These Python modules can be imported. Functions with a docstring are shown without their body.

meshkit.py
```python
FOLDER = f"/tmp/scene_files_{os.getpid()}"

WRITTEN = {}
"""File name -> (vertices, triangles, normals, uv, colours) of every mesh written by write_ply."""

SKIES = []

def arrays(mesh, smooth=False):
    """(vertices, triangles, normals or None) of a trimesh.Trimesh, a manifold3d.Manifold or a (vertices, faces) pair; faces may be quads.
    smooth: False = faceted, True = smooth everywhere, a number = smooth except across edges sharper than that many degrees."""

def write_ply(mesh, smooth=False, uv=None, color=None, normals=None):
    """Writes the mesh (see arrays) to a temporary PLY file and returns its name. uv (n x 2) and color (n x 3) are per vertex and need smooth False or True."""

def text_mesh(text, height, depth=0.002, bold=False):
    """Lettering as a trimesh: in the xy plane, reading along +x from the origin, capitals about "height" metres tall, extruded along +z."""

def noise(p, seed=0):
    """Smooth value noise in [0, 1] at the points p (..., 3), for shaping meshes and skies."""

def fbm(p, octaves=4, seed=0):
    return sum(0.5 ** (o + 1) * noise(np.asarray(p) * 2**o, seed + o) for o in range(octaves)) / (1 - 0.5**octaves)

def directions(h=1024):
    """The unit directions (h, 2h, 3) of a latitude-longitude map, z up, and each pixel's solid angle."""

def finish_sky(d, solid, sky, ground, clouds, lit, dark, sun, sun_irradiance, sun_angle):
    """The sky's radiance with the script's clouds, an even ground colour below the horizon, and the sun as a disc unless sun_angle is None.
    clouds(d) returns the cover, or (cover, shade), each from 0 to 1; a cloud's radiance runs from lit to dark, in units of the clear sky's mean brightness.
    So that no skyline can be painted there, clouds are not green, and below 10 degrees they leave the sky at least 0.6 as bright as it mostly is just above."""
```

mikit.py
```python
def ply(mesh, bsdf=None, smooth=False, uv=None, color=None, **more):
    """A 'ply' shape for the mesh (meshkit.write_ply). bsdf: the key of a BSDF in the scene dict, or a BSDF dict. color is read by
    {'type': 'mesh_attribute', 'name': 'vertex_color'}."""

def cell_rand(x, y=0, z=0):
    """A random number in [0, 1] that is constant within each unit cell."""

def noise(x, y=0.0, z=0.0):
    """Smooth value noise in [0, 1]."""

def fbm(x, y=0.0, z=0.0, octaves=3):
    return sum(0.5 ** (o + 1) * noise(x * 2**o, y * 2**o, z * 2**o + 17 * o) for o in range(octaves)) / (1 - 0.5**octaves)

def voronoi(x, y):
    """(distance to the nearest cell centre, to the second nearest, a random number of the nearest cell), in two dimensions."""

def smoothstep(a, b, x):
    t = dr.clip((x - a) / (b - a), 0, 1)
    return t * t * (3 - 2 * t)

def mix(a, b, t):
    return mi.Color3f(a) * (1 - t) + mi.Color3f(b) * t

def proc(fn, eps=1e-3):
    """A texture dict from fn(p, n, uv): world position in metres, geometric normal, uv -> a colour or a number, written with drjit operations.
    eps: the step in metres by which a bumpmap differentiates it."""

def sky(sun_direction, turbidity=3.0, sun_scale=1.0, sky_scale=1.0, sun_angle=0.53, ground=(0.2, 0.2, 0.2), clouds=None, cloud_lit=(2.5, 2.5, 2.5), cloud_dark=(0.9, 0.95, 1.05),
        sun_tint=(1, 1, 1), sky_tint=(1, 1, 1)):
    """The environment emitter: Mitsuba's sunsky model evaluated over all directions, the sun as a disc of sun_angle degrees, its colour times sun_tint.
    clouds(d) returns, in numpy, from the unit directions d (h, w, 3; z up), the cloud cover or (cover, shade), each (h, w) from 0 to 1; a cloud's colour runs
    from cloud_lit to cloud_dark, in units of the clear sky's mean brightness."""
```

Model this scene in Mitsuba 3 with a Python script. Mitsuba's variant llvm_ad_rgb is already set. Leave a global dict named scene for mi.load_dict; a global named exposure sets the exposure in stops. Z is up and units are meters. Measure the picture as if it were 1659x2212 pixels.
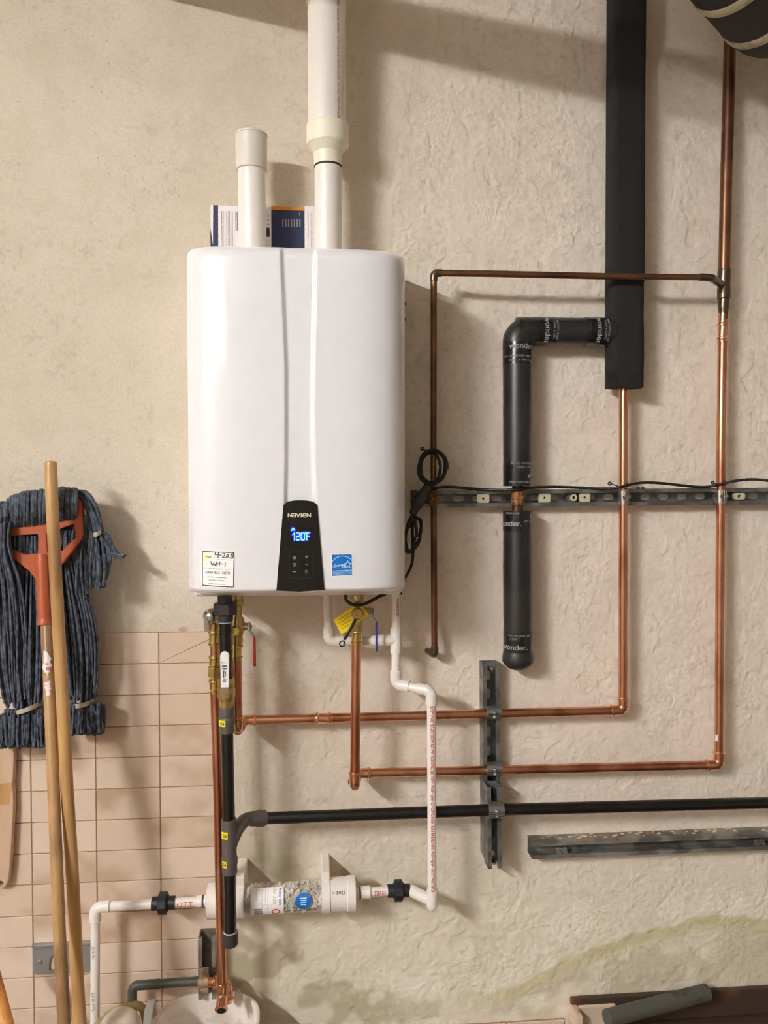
import math, random
import numpy as np, trimesh, manifold3d as m3, mitsuba as mi, drjit as dr, mikit, meshkit
from shapely.geometry import Polygon, LineString, Point, box as sbox
from shapely.ops import unary_union
from shapely import affinity
from mikit import noise, fbm, voronoi, cell_rand, smoothstep, mix
random.seed(7); rng = np.random.default_rng(7)
T = mi.ScalarTransform4f
scene, labels = {}, {}

# ------------------------------------------------------------------ camera, light, exposure
CAM = np.array([0.0, -1.92, 1.45])
YAW, PITCH, FOC = math.radians(5.04), math.radians(1.82), 1700.0
FWD = np.array([math.sin(YAW)*math.cos(PITCH), math.cos(YAW)*math.cos(PITCH), -math.sin(PITCH)])
RGT = np.array([math.cos(YAW), -math.sin(YAW), 0.0]); UP = np.cross(RGT, FWD)
scene['camera'] = {'type': 'perspective', 'fov': 2*math.degrees(math.atan(829.5/FOC)), 'fov_axis': 'x', 'near_clip': 0.05, 'far_clip': 50.0,
                   'to_world': T().look_at(origin=CAM.tolist(), target=(CAM+FWD).tolist(), up=[0, 0, 1])}
exposure = 2.13
LAMPS = [  # bare twin-tube fluorescent strips pointing at the wall: x, y, z, length, radiance
    (-2.4, -3.35, 2.86, 1.2, (206., 210., 213.)),
    (-2.4, -4.8, 2.86, 1.2, (38., 38.5, 39.)),
]
CEIL = 3.25
ROOM = (-3.7, 3.2, -6.0)   # left, right, behind the camera

# ------------------------------------------------------------------ helpers
def at(px, py, d=0.0):
    """The point at distance d in front of the wall that the photograph shows at this pixel."""
    r = FWD + RGT*((px-829.5)/FOC) - UP*((py-1106.0)/FOC)
    return CAM + r*((-d-CAM[1])/r[1])
def mpp(p):
    return float(np.dot(np.asarray(p)-CAM, FWD))/FOC
def unit(v):
    v = np.asarray(v, float); return v/np.linalg.norm(v)
def cat(*ms):
    return trimesh.util.concatenate([m for m in ms if m is not None])
def mesh_of(v, f):
    return trimesh.Trimesh(np.asarray(v, float), np.asarray(f, int), process=False)
def frames(p):
    t = np.gradient(p, axis=0); t /= np.linalg.norm(t, axis=1, keepdims=True)+1e-12
    a = np.cross(t[0], [0, 1, 0] if abs(t[0][1]) < .9 else [1, 0, 0]); a = unit(a); A = [a]
    for k in range(1, len(p)):
        a = a - t[k]*np.dot(a, t[k]); a = unit(a); A.append(a)
    A = np.array(A); return t, A, np.cross(t, A)
def sweep(pts, r, n=18, cap=True, closed=False, flat=1.0):
    p = np.asarray(pts, float)
    if closed: p = np.vstack([p, p[:1]])
    t, A, B = frames(p); r = np.broadcast_to(r, (len(p),))
    th = np.arange(n)*2*np.pi/n
    v = p[:, None]+r[:, None, None]*(np.cos(th)[None, :, None]*A[:, None]+flat*np.sin(th)[None, :, None]*B[:, None])
    m = len(p); i, j = np.meshgrid(np.arange(m-1), np.arange(n), indexing='ij')
    q = np.stack([i*n+j, i*n+(j+1) % n, (i+1)*n+(j+1) % n, (i+1)*n+j], -1).reshape(-1, 4)
    v = v.reshape(-1, 3); f = np.vstack([q[:, [0, 1, 2]], q[:, [0, 2, 3]]])
    if cap and not closed:
        k = len(v); v = np.vstack([v, p[:1], p[-1:]]); jj = np.arange(n)
        f = np.vstack([f, np.stack([jj*0+k, (jj+1) % n, jj], 1), np.stack([jj*0+k+1, (m-1)*n+jj, (m-1)*n+(jj+1) % n], 1)])
    return mesh_of(v, f)
def fillet(pts, rad, k=8):
    pts = [np.asarray(p, float) for p in pts]; out = [pts[0]]
    for a, b, c in zip(pts, pts[1:], pts[2:]):
        u, w = a-b, c-b; lu, lw = np.linalg.norm(u), np.linalg.norm(w); u, w = u/lu, w/lw
        ang = math.acos(np.clip(np.dot(u, w), -1, 1))
        if ang > 3.1: out.append(b); continue
        L = min(rad/math.tan(ang/2), lu*.49, lw*.49); rr = L*math.tan(ang/2)
        cen = b+unit(u+w)*(rr/math.sin(ang/2)); p0, p1 = b+u*L-cen, b+w*L-cen
        om = math.acos(np.clip(np.dot(unit(p0), unit(p1)), -1, 1))
        for s in np.linspace(0, 1, k): out.append(cen+(math.sin((1-s)*om)*p0+math.sin(s*om)*p1)/math.sin(om))
    out.append(pts[-1]); return np.array(out)
def spline(pts, n=40):
    from scipy.interpolate import CubicSpline
    p = np.asarray(pts, float); s = np.concatenate([[0], np.cumsum(np.linalg.norm(np.diff(p, axis=0), axis=1)+1e-9)])
    return CubicSpline(s, p)(np.linspace(0, s[-1], n))
def lathe(p0, p1, prof, n=28, hexes=False):
    """Turned solid between two points; prof = (fraction along, radius) pairs."""
    p0, p1 = np.asarray(p0, float), np.asarray(p1, float); u = unit(p1-p0)
    a = unit(np.cross(u, [0, 1, 0] if abs(u[1]) < .9 else [1, 0, 0])); b = np.cross(u, a)
    th = np.arange(n)*2*np.pi/n + (np.pi/n if hexes else 0)
    prof = [(prof[0][0], 0)]+list(prof)+[(prof[-1][0], 0)]
    v = np.concatenate([(p0+(p1-p0)*t)[None]+r*(np.cos(th)[:, None]*a+np.sin(th)[:, None]*b) for t, r in prof])
    m = len(prof); i, j = np.meshgrid(np.arange(m-1), np.arange(n), indexing='ij')
    q = np.stack([i*n+j, i*n+(j+1) % n, (i+1)*n+(j+1) % n, (i+1)*n+j], -1).reshape(-1, 4)
    f = np.vstack([q[:, [0, 1, 2]], q[:, [0, 2, 3]]])
    mm = mesh_of(v, f); mm.merge_vertices(); mm.update_faces(mm.nondegenerate_faces()); return mm
def cyl(p0, p1, r, n=24, ch=None):
    L = np.linalg.norm(np.asarray(p1)-np.asarray(p0)); c = min(.0012 if ch is None else ch, r*.3, L*.3)
    return lathe(p0, p1, [(0, r-c), (c/L, r), (1-c/L, r), (1, r-c)], n)
def hexnut(p0, p1, r, n=6):
    L = np.linalg.norm(np.asarray(p1)-np.asarray(p0)); c = min(.0018, L*.25)
    return lathe(p0, p1, [(0, r*.92), (c/L, r), (1-c/L, r), (1, r*.92)], n, True)
def cbox(c, s, ch=.002, ax=None):
    h = np.asarray(s, float)/2; ch = min(ch, h.min()*.8); v = []
    for sx in (-1, 1):
        for sy in (-1, 1):
            for sz in (-1, 1):
                g = np.array([sx, sy, sz])
                for k in range(3):
                    w = h-ch; w[k] = h[k]; v.append(g*w)
    m = trimesh.convex.convex_hull(np.array(v)); v = np.array(m.vertices)
    if ax is not None: v = v@np.asarray(ax)
    return mesh_of(v+np.asarray(c), m.faces)
def span(x0, x1, y0, y1, z0, z1, ch=.002):
    return cbox([(x0+x1)/2, (y0+y1)/2, (z0+z1)/2], [abs(x1-x0), abs(y1-y0), abs(z1-z0)], ch)
def man(m):
    m = trimesh.Trimesh(m.vertices, m.faces); m.merge_vertices()
    return m3.Manifold(m3.Mesh(np.asarray(m.vertices, np.float32), np.asarray(m.faces, np.uint32)))
def unman(m):
    q = m.to_mesh(); return mesh_of(q.vert_properties[:, :3], q.tri_verts)
def slab(poly, d0, d1, bevel=0.0):
    """A wall-parallel plate: shapely polygon in (x, z) metres between the distances d0 and d1 in front of the wall."""
    ms, steps = [], ([(0, 0)] if not bevel else [(bevel, 0), (bevel*.3, bevel*.3), (0, bevel)])
    for inset, cut in steps:
        g = poly.buffer(-inset) if inset else poly
        for h in getattr(g, 'geoms', [g]):
            if h.is_empty: continue
            m = trimesh.creation.extrude_polygon(h, d1-d0-cut, engine='earcut'); v = np.array(m.vertices)
            ms.append(mesh_of(np.stack([v[:, 0], -(d0+v[:, 2]), v[:, 1]], 1), m.faces))
    return cat(*ms)
def pxpoly(pts, d):
    q = [at(x, y, d) for x, y in pts]; return Polygon([(p[0], p[2]) for p in q])
def capsule(p, q, r):
    return LineString([p, q]).buffer(r)

def part(parent, name, mesh, mat, smooth=35, label=None, kind=None, **more):
    base = f'{parent}__{name}' if parent else name
    key, k = base, 0
    while key in scene: k += 1; key = f'{base}_{k:03d}'
    scene[key] = mikit.ply(mesh, mat, smooth=smooth, **more)
    if label or kind: labels[key] = {**({'label': label} if label else {}), **({'kind': kind} if kind else {})}
    return key
def thing(name, label, category, group=None, mesh=None, mat=None, smooth=35):
    key, k = name, 0
    while key in labels: k += 1; key = f'{name}_{k:03d}'
    labels[key] = {'label': label, 'category': category, **({'group': group} if group else {})}
    if mesh is not None: scene[key] = mikit.ply(mesh, mat, smooth=smooth)
    return key
def struct(name, mesh, mat, label, smooth=False):
    scene[name] = mikit.ply(mesh, mat, smooth=smooth); labels[name] = {'label': label, 'kind': 'structure'}; return name
TEXTS = {}
def text(s, h, width=None, bold=False, depth=.0003):
    if (s, bold) not in TEXTS: TEXTS[s, bold] = meshkit.text_mesh(s, 1.0, 0.02, bold)
    m = TEXTS[s, bold].copy(); v = np.array(m.vertices); v[:, 0] -= v[:, 0].min(); w = v[:, 0].max()
    v[:, 0] *= (width/w if width else h); v[:, 1] *= h; v[:, 2] *= depth/.02
    return mesh_of(v, m.faces)
def lines(strokes, w, depth=.0003):
    g = unary_union([LineString(s).buffer(w/2) for s in strokes])
    return cat(*[trimesh.creation.extrude_polygon(h, depth, engine='earcut') for h in getattr(g, 'geoms', [g])])
def flat(poly, depth=.0003):
    return cat(*[trimesh.creation.extrude_polygon(h, depth, engine='earcut') for h in getattr(poly, 'geoms', [poly])])
def shift(m, x=0, y=0, rot=0):
    v = np.array(m.vertices); c, s = math.cos(rot), math.sin(rot)
    return mesh_of(np.stack([c*v[:, 0]-s*v[:, 1]+x, s*v[:, 0]+c*v[:, 1]+y, v[:, 2]], 1), m.faces)
def on_plane(m, O, ex, ey):
    ex, ey = unit(ex), unit(ey); n = np.cross(ex, ey); v = np.array(m.vertices)
    return mesh_of(O+v[:, :1]*ex+v[:, 1:2]*ey+v[:, 2:]*n, m.faces)
def on_pipe(m, p0, p1, r, along=True, a0=0.0, eps=.0002):
    """Wraps flat print round the pipe p0-p1: along = reads along the axis, else round it; a0 turns it away from the viewer (towards up, or right)."""
    p0, p1 = np.asarray(p0, float), np.asarray(p1, float); u = unit(p1-p0)
    m = trimesh.Trimesh(m.vertices, m.faces).subdivide_to_size(r*.5, max_iter=12); v = np.array(m.vertices)
    f = np.array([0, -1.0, 0]); f = unit(f-u*np.dot(f, u))
    if along: s, ax, an = np.cross(f, u), v[:, 0], v[:, 1]
    else: s, ax, an = np.cross(u, f), v[:, 1], v[:, 0]
    a = a0+an/r; rr = (r+eps+v[:, 2])[:, None]
    return mesh_of(p0+ax[:, None]*u+rr*(np.cos(a)[:, None]*f+np.sin(a)[:, None]*s), m.faces)
def sheet_on_pipe(p0, p1, r, L0, L1, w0, w1, eps=.0003):
    return on_pipe(flat(sbox(L0, w0, L1, w1), .0002), p0, p1, r, True, 0, eps)

# ------------------------------------------------------------------ materials
def mat(key, base, rough=.5, metal=0.0, bump=None, bscale=None, **kw):
    b = {'type': 'principled', 'roughness': rough, 'metallic': metal, **kw}
    b['base_color'] = base if isinstance(base, dict) else {'type': 'rgb', 'value': list(base)}
    if bump: b = {'type': 'bumpmap', 'arbitrary': bump, 'scale': bscale, 'bsdf': b}
    scene[key] = {'type': 'twosided', 'bsdf': b}
    return key
def S(r, g, b):
    return tuple((c/255/12.92 if c/255 <= .04045 else ((c/255+.055)/1.055)**2.4) for c in (r, g, b))

def wall_colour(p, n, uv):
    x, z = p.x, p.z
    c = mix(S(200, 188, 168), S(216, 203, 186), fbm(x*2.3+4, z*2.3, 1.0, 4))
    c = mix(c, S(228, 214, 199), smoothstep(-.1, .8, x+.4*fbm(x*2, z*2, 3.)))  # paler colour towards the right, making up for weaker lamp light
    # brush-worn grey smudges and specks
    rot = lambda k: (k*(x*.8+z*.6), k*(z*.8-x*.6))
    c = mix(c, S(172, 156, 130), .16*smoothstep(.42, .82, fbm(*rot(17.0), 5.0, 5)))
    vd, _, vr = voronoi(*rot(44.0))
    c = mix(c, S(126, 112, 92), 0.35*smoothstep(.12, .03, vd+.12*(noise(*rot(240.0))-.5))*smoothstep(.86, .9, vr)*smoothstep(.52, .66, fbm(*rot(4.0), 9., 2)))
    fine = fbm(x*230, z*230, 2.0, 3); pit_shade = smoothstep(.54, .76, fbm(x*75+2, z*75, 6.0, 3))*smoothstep(.38, .62, fbm(x*5, z*5, 12.0, 3))  # grain and pit darkening in colour stand in for relief shading
    c = c*(1+.16*(fine-.5))*(1-.10*pit_shade)
    # bare patches and damp near the base
    low = smoothstep(.62, .36, z+.16*(fbm(x*6, z*6, 2.)-.5))
    c = mix(c, S(226, 214, 192), .7*low)
    patch = smoothstep(.50, .60, fbm(x*7+3, z*7+1, 7.0, 4))*smoothstep(.62, .50, z)*smoothstep(.55, .05, x)*smoothstep(-.32, -.2, x)
    c = mix(c, S(172, 160, 130), .75*patch)
    c = mix(c, S(236, 226, 208), .6*smoothstep(.55, .66, fbm(x*11, z*11, 4.0, 3))*low)
    edge = .168+.085*smoothstep(.45, .65, x)+.034*smoothstep(.63, .76, x)+.05*smoothstep(.74, 1.15, x)+.03*(noise(x*11, 1.0)-.5)+.016*(noise(x*30, 3.)-.5)
    band = smoothstep(edge+.012, edge, z)*smoothstep(edge-.05, edge-.012, z)*smoothstep(.3, .5, x)
    c = mix(c, S(188, 176, 122), .6*band)
    c = mix(c, S(186, 172, 142), .55*smoothstep(edge-.01, edge-.05, z)*smoothstep(.3, .5, x)*smoothstep(.35, .6, fbm(x*14, z*14, 8.)))
    # reddish smear above the tiles
    r = dr.sqrt(dr.square((x+.315)/.016)+dr.square((z-1.108)/.010))
    c = mix(c, S(176, 104, 88), .5*smoothstep(1.0, .2, r+.5*(noise(x*60, z*60)-.5)))
    return c
def wall_bump(p, n, uv):
    x, z = p.x, p.z
    u, v = x*.8+z*.6, z*.8-x*.6
    w = 1.6*(fbm(u*16, v*16, 4.0, 2)-.5)
    skip = smoothstep(.40, .58, fbm(u*34+w, v*34-w, 3.0, 4))
    rough = .25+.75*dr.maximum(smoothstep(-.35, .35, x+.9*(fbm(x*2.5, z*2.5, 6.)-.5)), .8*smoothstep(1.45, 1.2, z))
    return rough*(0.28*skip+.55*fbm(u*120, v*120, 1.0, 3)) + .25*fbm(x*5, z*5, 2.)
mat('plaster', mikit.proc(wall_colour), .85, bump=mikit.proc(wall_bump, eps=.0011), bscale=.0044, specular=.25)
mat('paint_plain', S(158, 152, 142), .85)
mat('ceiling_paint', S(190, 184, 172), .9)
def floor_col(p, n, uv): return mix(S(120, 96, 74), S(92, 76, 62), fbm(p.x*4, p.y*4, 0., 4))
mat('floor_paint', mikit.proc(floor_col), .5)
def dirt(c0, c1, k, lo=.5, hi=.7, f2=None):
    return mikit.proc(lambda p, n, uv: mix(c0, c1, smoothstep(lo, hi, fbm(p.x*k, p.y*k, p.z*k, 4))))
for i, c in enumerate([(214, 192, 172), (218, 196, 177), (211, 188, 167)]):
    mat(f'tile_{i}', dirt(S(*c), S(c[0]-26, c[1]-30, c[2]-34), 6+i, .52, .8), .22, specular=.4)
mat('grout', S(150, 122, 92), .9)
mat('white_enamel', S(225, 223, 225), .12, specular=.6, clearcoat=.6, clearcoat_gloss=.95)
mat('white_case', S(228, 226, 226), .35)
mat('black_gloss', S(9, 7, 7), .1, specular=.5)
mat('black_frame', S(44, 42, 42), .35)
mat('pvc', S(232, 224, 216), .3, specular=.5)
mat('pvc_cream', S(234, 228, 206), .35, specular=.5)
mat('pvc_dull', S(214, 206, 194), .45)
mat('pvc_grey', S(66, 66, 60), .5)
mat('red_ink', S(186, 72, 62), .7); mat('black_ink', S(38, 34, 34), .7); mat('grey_ink', S(150, 146, 146), .7)
mat('pale_ink', S(196, 188, 186), .7); mat('blue_grey_ink', S(92, 100, 130), .7)
mat('silver_ink', S(206, 196, 170), .45); mat('tape_ink', S(142, 146, 148), .6)
mat('paper', S(232, 226, 226), .8); mat('label_white', S(244, 240, 236), .5); mat('label_yellowish', S(244, 236, 190), .5)
mat('navy', S(24, 34, 72), .5); mat('orange_print', S(214, 128, 34), .5)
mat('badge_blue', S(18, 104, 186), .4); mat('badge_light', S(186, 222, 248), .5)
mat('copper', mikit.proc(lambda p, n, uv: mix(S(222, 164, 132), S(190, 126, 98), smoothstep(.4, .72, fbm(p.x*22, p.y*22, p.z*9, 3)))), .24, 1.0)
mat('copper_bright', S(236, 176, 140), .17, 1.0)
def old_copper(p, n, uv): return mix(S(124, 88, 64), S(92, 62, 48), smoothstep(.35, .7, fbm(p.x*14, p.y*14, p.z*14, 3)))
mat('copper_brown', mikit.proc(old_copper), .34, .75)
mat('copper_tarnish', S(96, 82, 70), .32, .8)
mat('brass', S(224, 196, 124), .2, 1.0); mat('brass_dull', S(198, 172, 112), .3, .9)
mat('chrome', S(206, 204, 200), .16, 1.0); mat('steel_grey', S(150, 152, 152), .35, .9)
def galv(p, n, uv): return mix(S(136, 136, 134), S(98, 98, 96), smoothstep(.35, .65, fbm(p.x*30, p.y*30, p.z*30, 3)))
mat('galvanised', mikit.proc(galv), .42, .7)
def galv2(p, n, uv):
    c = mix(S(150, 148, 142), S(104, 102, 98), smoothstep(.35, .65, fbm(p.x*24, p.y*24, p.z*24, 3)))
    return mix(c, S(150, 120, 88), .6*smoothstep(.6, .7, fbm(p.x*12+5, p.y*12, p.z*40, 3)))
mat('galvanised_old', mikit.proc(galv2), .55, .55)
mat('rust', dirt(S(150, 104, 58), S(104, 66, 40), 60, .4, .6), .6, .3)
mat('rust_pale', dirt(S(170, 140, 112), S(120, 88, 66), 60, .4, .6), .6, .4)
mat('nut_cream', S(212, 204, 178), .4, .3)
mat('gas_black', S(12, 11, 11), .3, specular=.5); mat('union_grey', S(52, 48, 48), .5, .2); mat('press_grey', S(96, 92, 87), .45, .35)
mat('seal_blue', S(150, 176, 206), .6)
mat('foam', S(24, 22, 24), .9, bump=mikit.proc(lambda p, n, uv: fbm(p.x*40, p.y*40, p.z*40, 3), eps=.002), bscale=.002)
mat('tape_black', dirt(S(34, 32, 32), S(25, 23, 23), 12), .38, specular=.55); mat('tape_shiny', S(20, 19, 19), .2, specular=.6)
mat('cable_black', S(13, 12, 12), .42); mat('plug_grey', S(44, 44, 48), .5); mat('hole_shade_black', S(8, 7, 7), .9)
mat('grip_red', S(160, 20, 24), .4); mat('grip_blue', S(28, 40, 140), .4); mat('grip_white', S(236, 234, 232), .35)
mat('yellow_label', S(236, 216, 30), .5); mat('yellow_tag', S(240, 214, 24), .5); mat('tag_print', S(214, 158, 20), .6)
mat('union_black', S(24, 25, 30), .5)
mat('media', dirt(S(206, 200, 188), S(170, 163, 150), 45, .4, .65), .85)
def wood(a, b):
    return mikit.proc(lambda p, n, uv: mix(a, b, .7*fbm(p.x*90, p.y*90, p.z*4, 3)+.5*smoothstep(.5, .75, fbm(p.x*12, p.y*12, p.z*5+3, 3))))
mat('wood_pole', wood(S(204, 160, 104), S(142, 102, 62)), .32); mat('wood_mop', wood(S(190, 148, 100), S(126, 92, 60)), .34)
mat('wood_pink', wood(S(206, 176, 150), S(180, 148, 118)), .6); mat('wood_orange', wood(S(224, 156, 84), S(190, 120, 60)), .45)
mat('mop_orange', S(172, 84, 50), .38, specular=.4); mat('mop_badge', S(150, 48, 34), .45)
mat('yarn', mikit.proc(lambda p, n, uv: mix(S(88, 94, 106), S(54, 60, 72), smoothstep(.3, .7, fbm(p.x*160, p.y*160, p.z*90, 2)))), .95)
mat('band_grey', S(176, 164, 148), .8)
mat('bucket_white', mikit.proc(lambda p, n, uv: mix(S(226, 216, 206), S(128, 122, 116), 0.75*smoothstep(.46, .72, fbm(p.x*44, p.y*44, p.z*60+2, 5))*smoothstep(.24, .12, p.z+.05*fbm(p.x*9, p.z*9)))), .5)
mat('pail_white', S(208, 196, 178), .5); mat('hose_tan', S(150, 130, 84), .5); mat('slat_grey', S(150, 144, 136), .5)
mat('duct_black', S(30, 27, 26), .6); mat('duct_band', dirt(S(186, 176, 150), S(134, 126, 104), 30, .45, .7), .5, .2)
mat('plate_grey', S(142, 138, 136), .5, .4)
mat('ledge_brown', dirt(S(62, 48, 40), S(124, 74, 38), 7, .5, .7), .45)
mat('ledge_grey', dirt(S(76, 76, 70), S(56, 54, 50), 20), .6); mat('plaster_raw', dirt(S(200, 178, 156), S(160, 134, 112), 25), .9)
mat('sticker_torn', dirt(S(222, 206, 204), S(176, 110, 110), 90, .52, .62), .5)
mat('housing', S(220, 218, 212), .5)
scene['clear_plastic'] = {'type': 'thindielectric', 'int_ior': 1.2}
def led(key, col): return {'type': 'area', 'radiance': {'type': 'rgb', 'value': col}}

# ------------------------------------------------------------------ the room
X0, X1, Y0 = ROOM
struct('floor', span(X0-.1, X1+.1, Y0-.1, .12, -.08, 0, .001), 'floor_paint', 'brown painted concrete floor below the wall')
struct('ceiling', span(X0-.1, X1+.1, Y0-.1, .12, CEIL, CEIL+.1, .001), 'ceiling_paint', 'plain plaster ceiling above the pipes')
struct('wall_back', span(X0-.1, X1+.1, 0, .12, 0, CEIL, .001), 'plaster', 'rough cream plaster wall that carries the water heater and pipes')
struct('wall_left', span(X0-.1, X0, Y0, 0, 0, CEIL, .001), 'paint_plain', 'plain cream side wall left of the frame')
struct('wall_right', span(X1, X1+.1, Y0, 0, 0, CEIL, .001), 'paint_plain', 'plain cream side wall right of the frame')
struct('wall_front', span(X0-.1, X1+.1, Y0-.1, Y0, 0, CEIL, .001), 'paint_plain', 'plain cream wall behind the viewer')
for i, (x, y, z, L, rad) in enumerate(LAMPS):
    k = thing('ceiling_light', ['hanging fluorescent strip light left of the viewer', 'second hanging fluorescent strip light, left behind the viewer'][i], 'ceiling light')
    part(k, 'housing', span(x-.07, x+.07, y-L/2-.03, y+L/2+.03, z+.035, z+.085, .008), 'housing')
    for s_ in (-1, 1):
        part(k, 'stem', cyl([x, y+s_*L*.35, z+.08], [x, y+s_*L*.35, CEIL], .006, 10), 'housing')
        part(k, 'tube', cyl([x+s_*.04, y-L/2, z], [x+s_*.04, y+L/2, z], .013, 14), 'housing', True, emitter=led('', rad))

# tiles: 6 x 3 inch in straight bond, left part of the wall
TX = [at(349, 1900)[0]-k*(at(349, 1900)[0]-at(211.5, 1900)[0]) for k in range(-1, 9)]
ZT = at(349, 1365)[2]; ZP = (ZT-at(349, 2094)[2])/11
TX[0] = at(486, 1700)[0]
NR = int(ZT//ZP)
part('wall_back', 'grout_bed', span(TX[-1], TX[0], -.004, .001, max(0.0, ZT-NR*ZP), ZT, .001), 'grout', label='brown grout between the tiles')
G, cache = .0011, {}
for r in range(NR):
    for c in range(9):
        x0, x1, z1, z0 = TX[c+1]+G, TX[c]-G, ZT-r*ZP-G, ZT-(r+1)*ZP+G
        m = f'tile_{int(rng.integers(3))}'; dy = float(rng.uniform(-.0003, .0003))
        if r == 0 and c == 0:
            a, b = at(358, 1426), at(452, 1381)
            k = (b[2]-a[2])/(b[0]-a[0]); za, zb = a[2]+k*(x0-a[0]), a[2]+k*(x1-a[0]); g = .0008
            up = Polygon([(x0, max(za, z0)+g), (x0, z1), (x1, z1), (x1, min(zb, z1-.002)+g)]); dn = Polygon([(x0, z0), (x0, max(za, z0+.001)-g), (x1, min(zb, z1-.002)-g), (x1, z0)])
            for q in (up, dn): part('wall_back', 'tile', slab(q, .001, .0065, .0006), m, False)
        else:
            part('wall_back', 'tile', span(x0, x1, -.0065+dy, 0, z0, z1, .0012), m, False)
# tile base, just at the lower edge of the picture
zb = at(1150, 2203)[2]; xr = at(1218, 2203)[0]; bw = TX[1]-TX[2]
part('wall_back', 'grout_bed', span(TX[0], xr, -.004, .001, 0, zb, .001), 'grout')
for r in range(2):
    for c in range(5):
        x1 = xr-c*bw-G
        z1 = zb-r*ZP-G; z0 = max(z1-ZP+2*G, .0)
        part('wall_back', 'tile', span(max(x1-bw+2*G, TX[0]+G), x1, -.0065, 0, z0, z1, .0012), f'tile_{(r+c) % 3}', False)

# ------------------------------------------------------------------ water heater
HL, HR = at(416, 900, .165)[0], at(868.5, 900, .165)[0]
ZTOP, ZBOT = at(643, 546, .165)[2], at(643, 1287, .165)[2]
XC, HA = (HL+HR)/2, (HR-HL)/2-.001
CZT, CZB = at(868, 566, .165)[2], at(643, 1271, .165)[2]
D0, HH, PW = .163, .167, 4.6
FRONT = D0+HH
def crease(z, left):
    ys = np.array([548, 700, 799, 900, 1010, 1068, 1100]); xs = np.array([608, 615, 618.5, 619, 618.5, 617, 617.]) if left else np.array([680.5, 677.5, 675.5, 674.5, 676, 680, 682.])
    zz = np.array([at(643, y, FRONT)[2] for y in ys]); xx = np.array([at(x, y, FRONT)[0] for x, y in zip(xs, ys)])
    return np.interp(z, zz[::-1], xx[::-1])
def sstep(t): t = np.clip(t, 0, 1); return t*t*(3-2*t)
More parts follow.
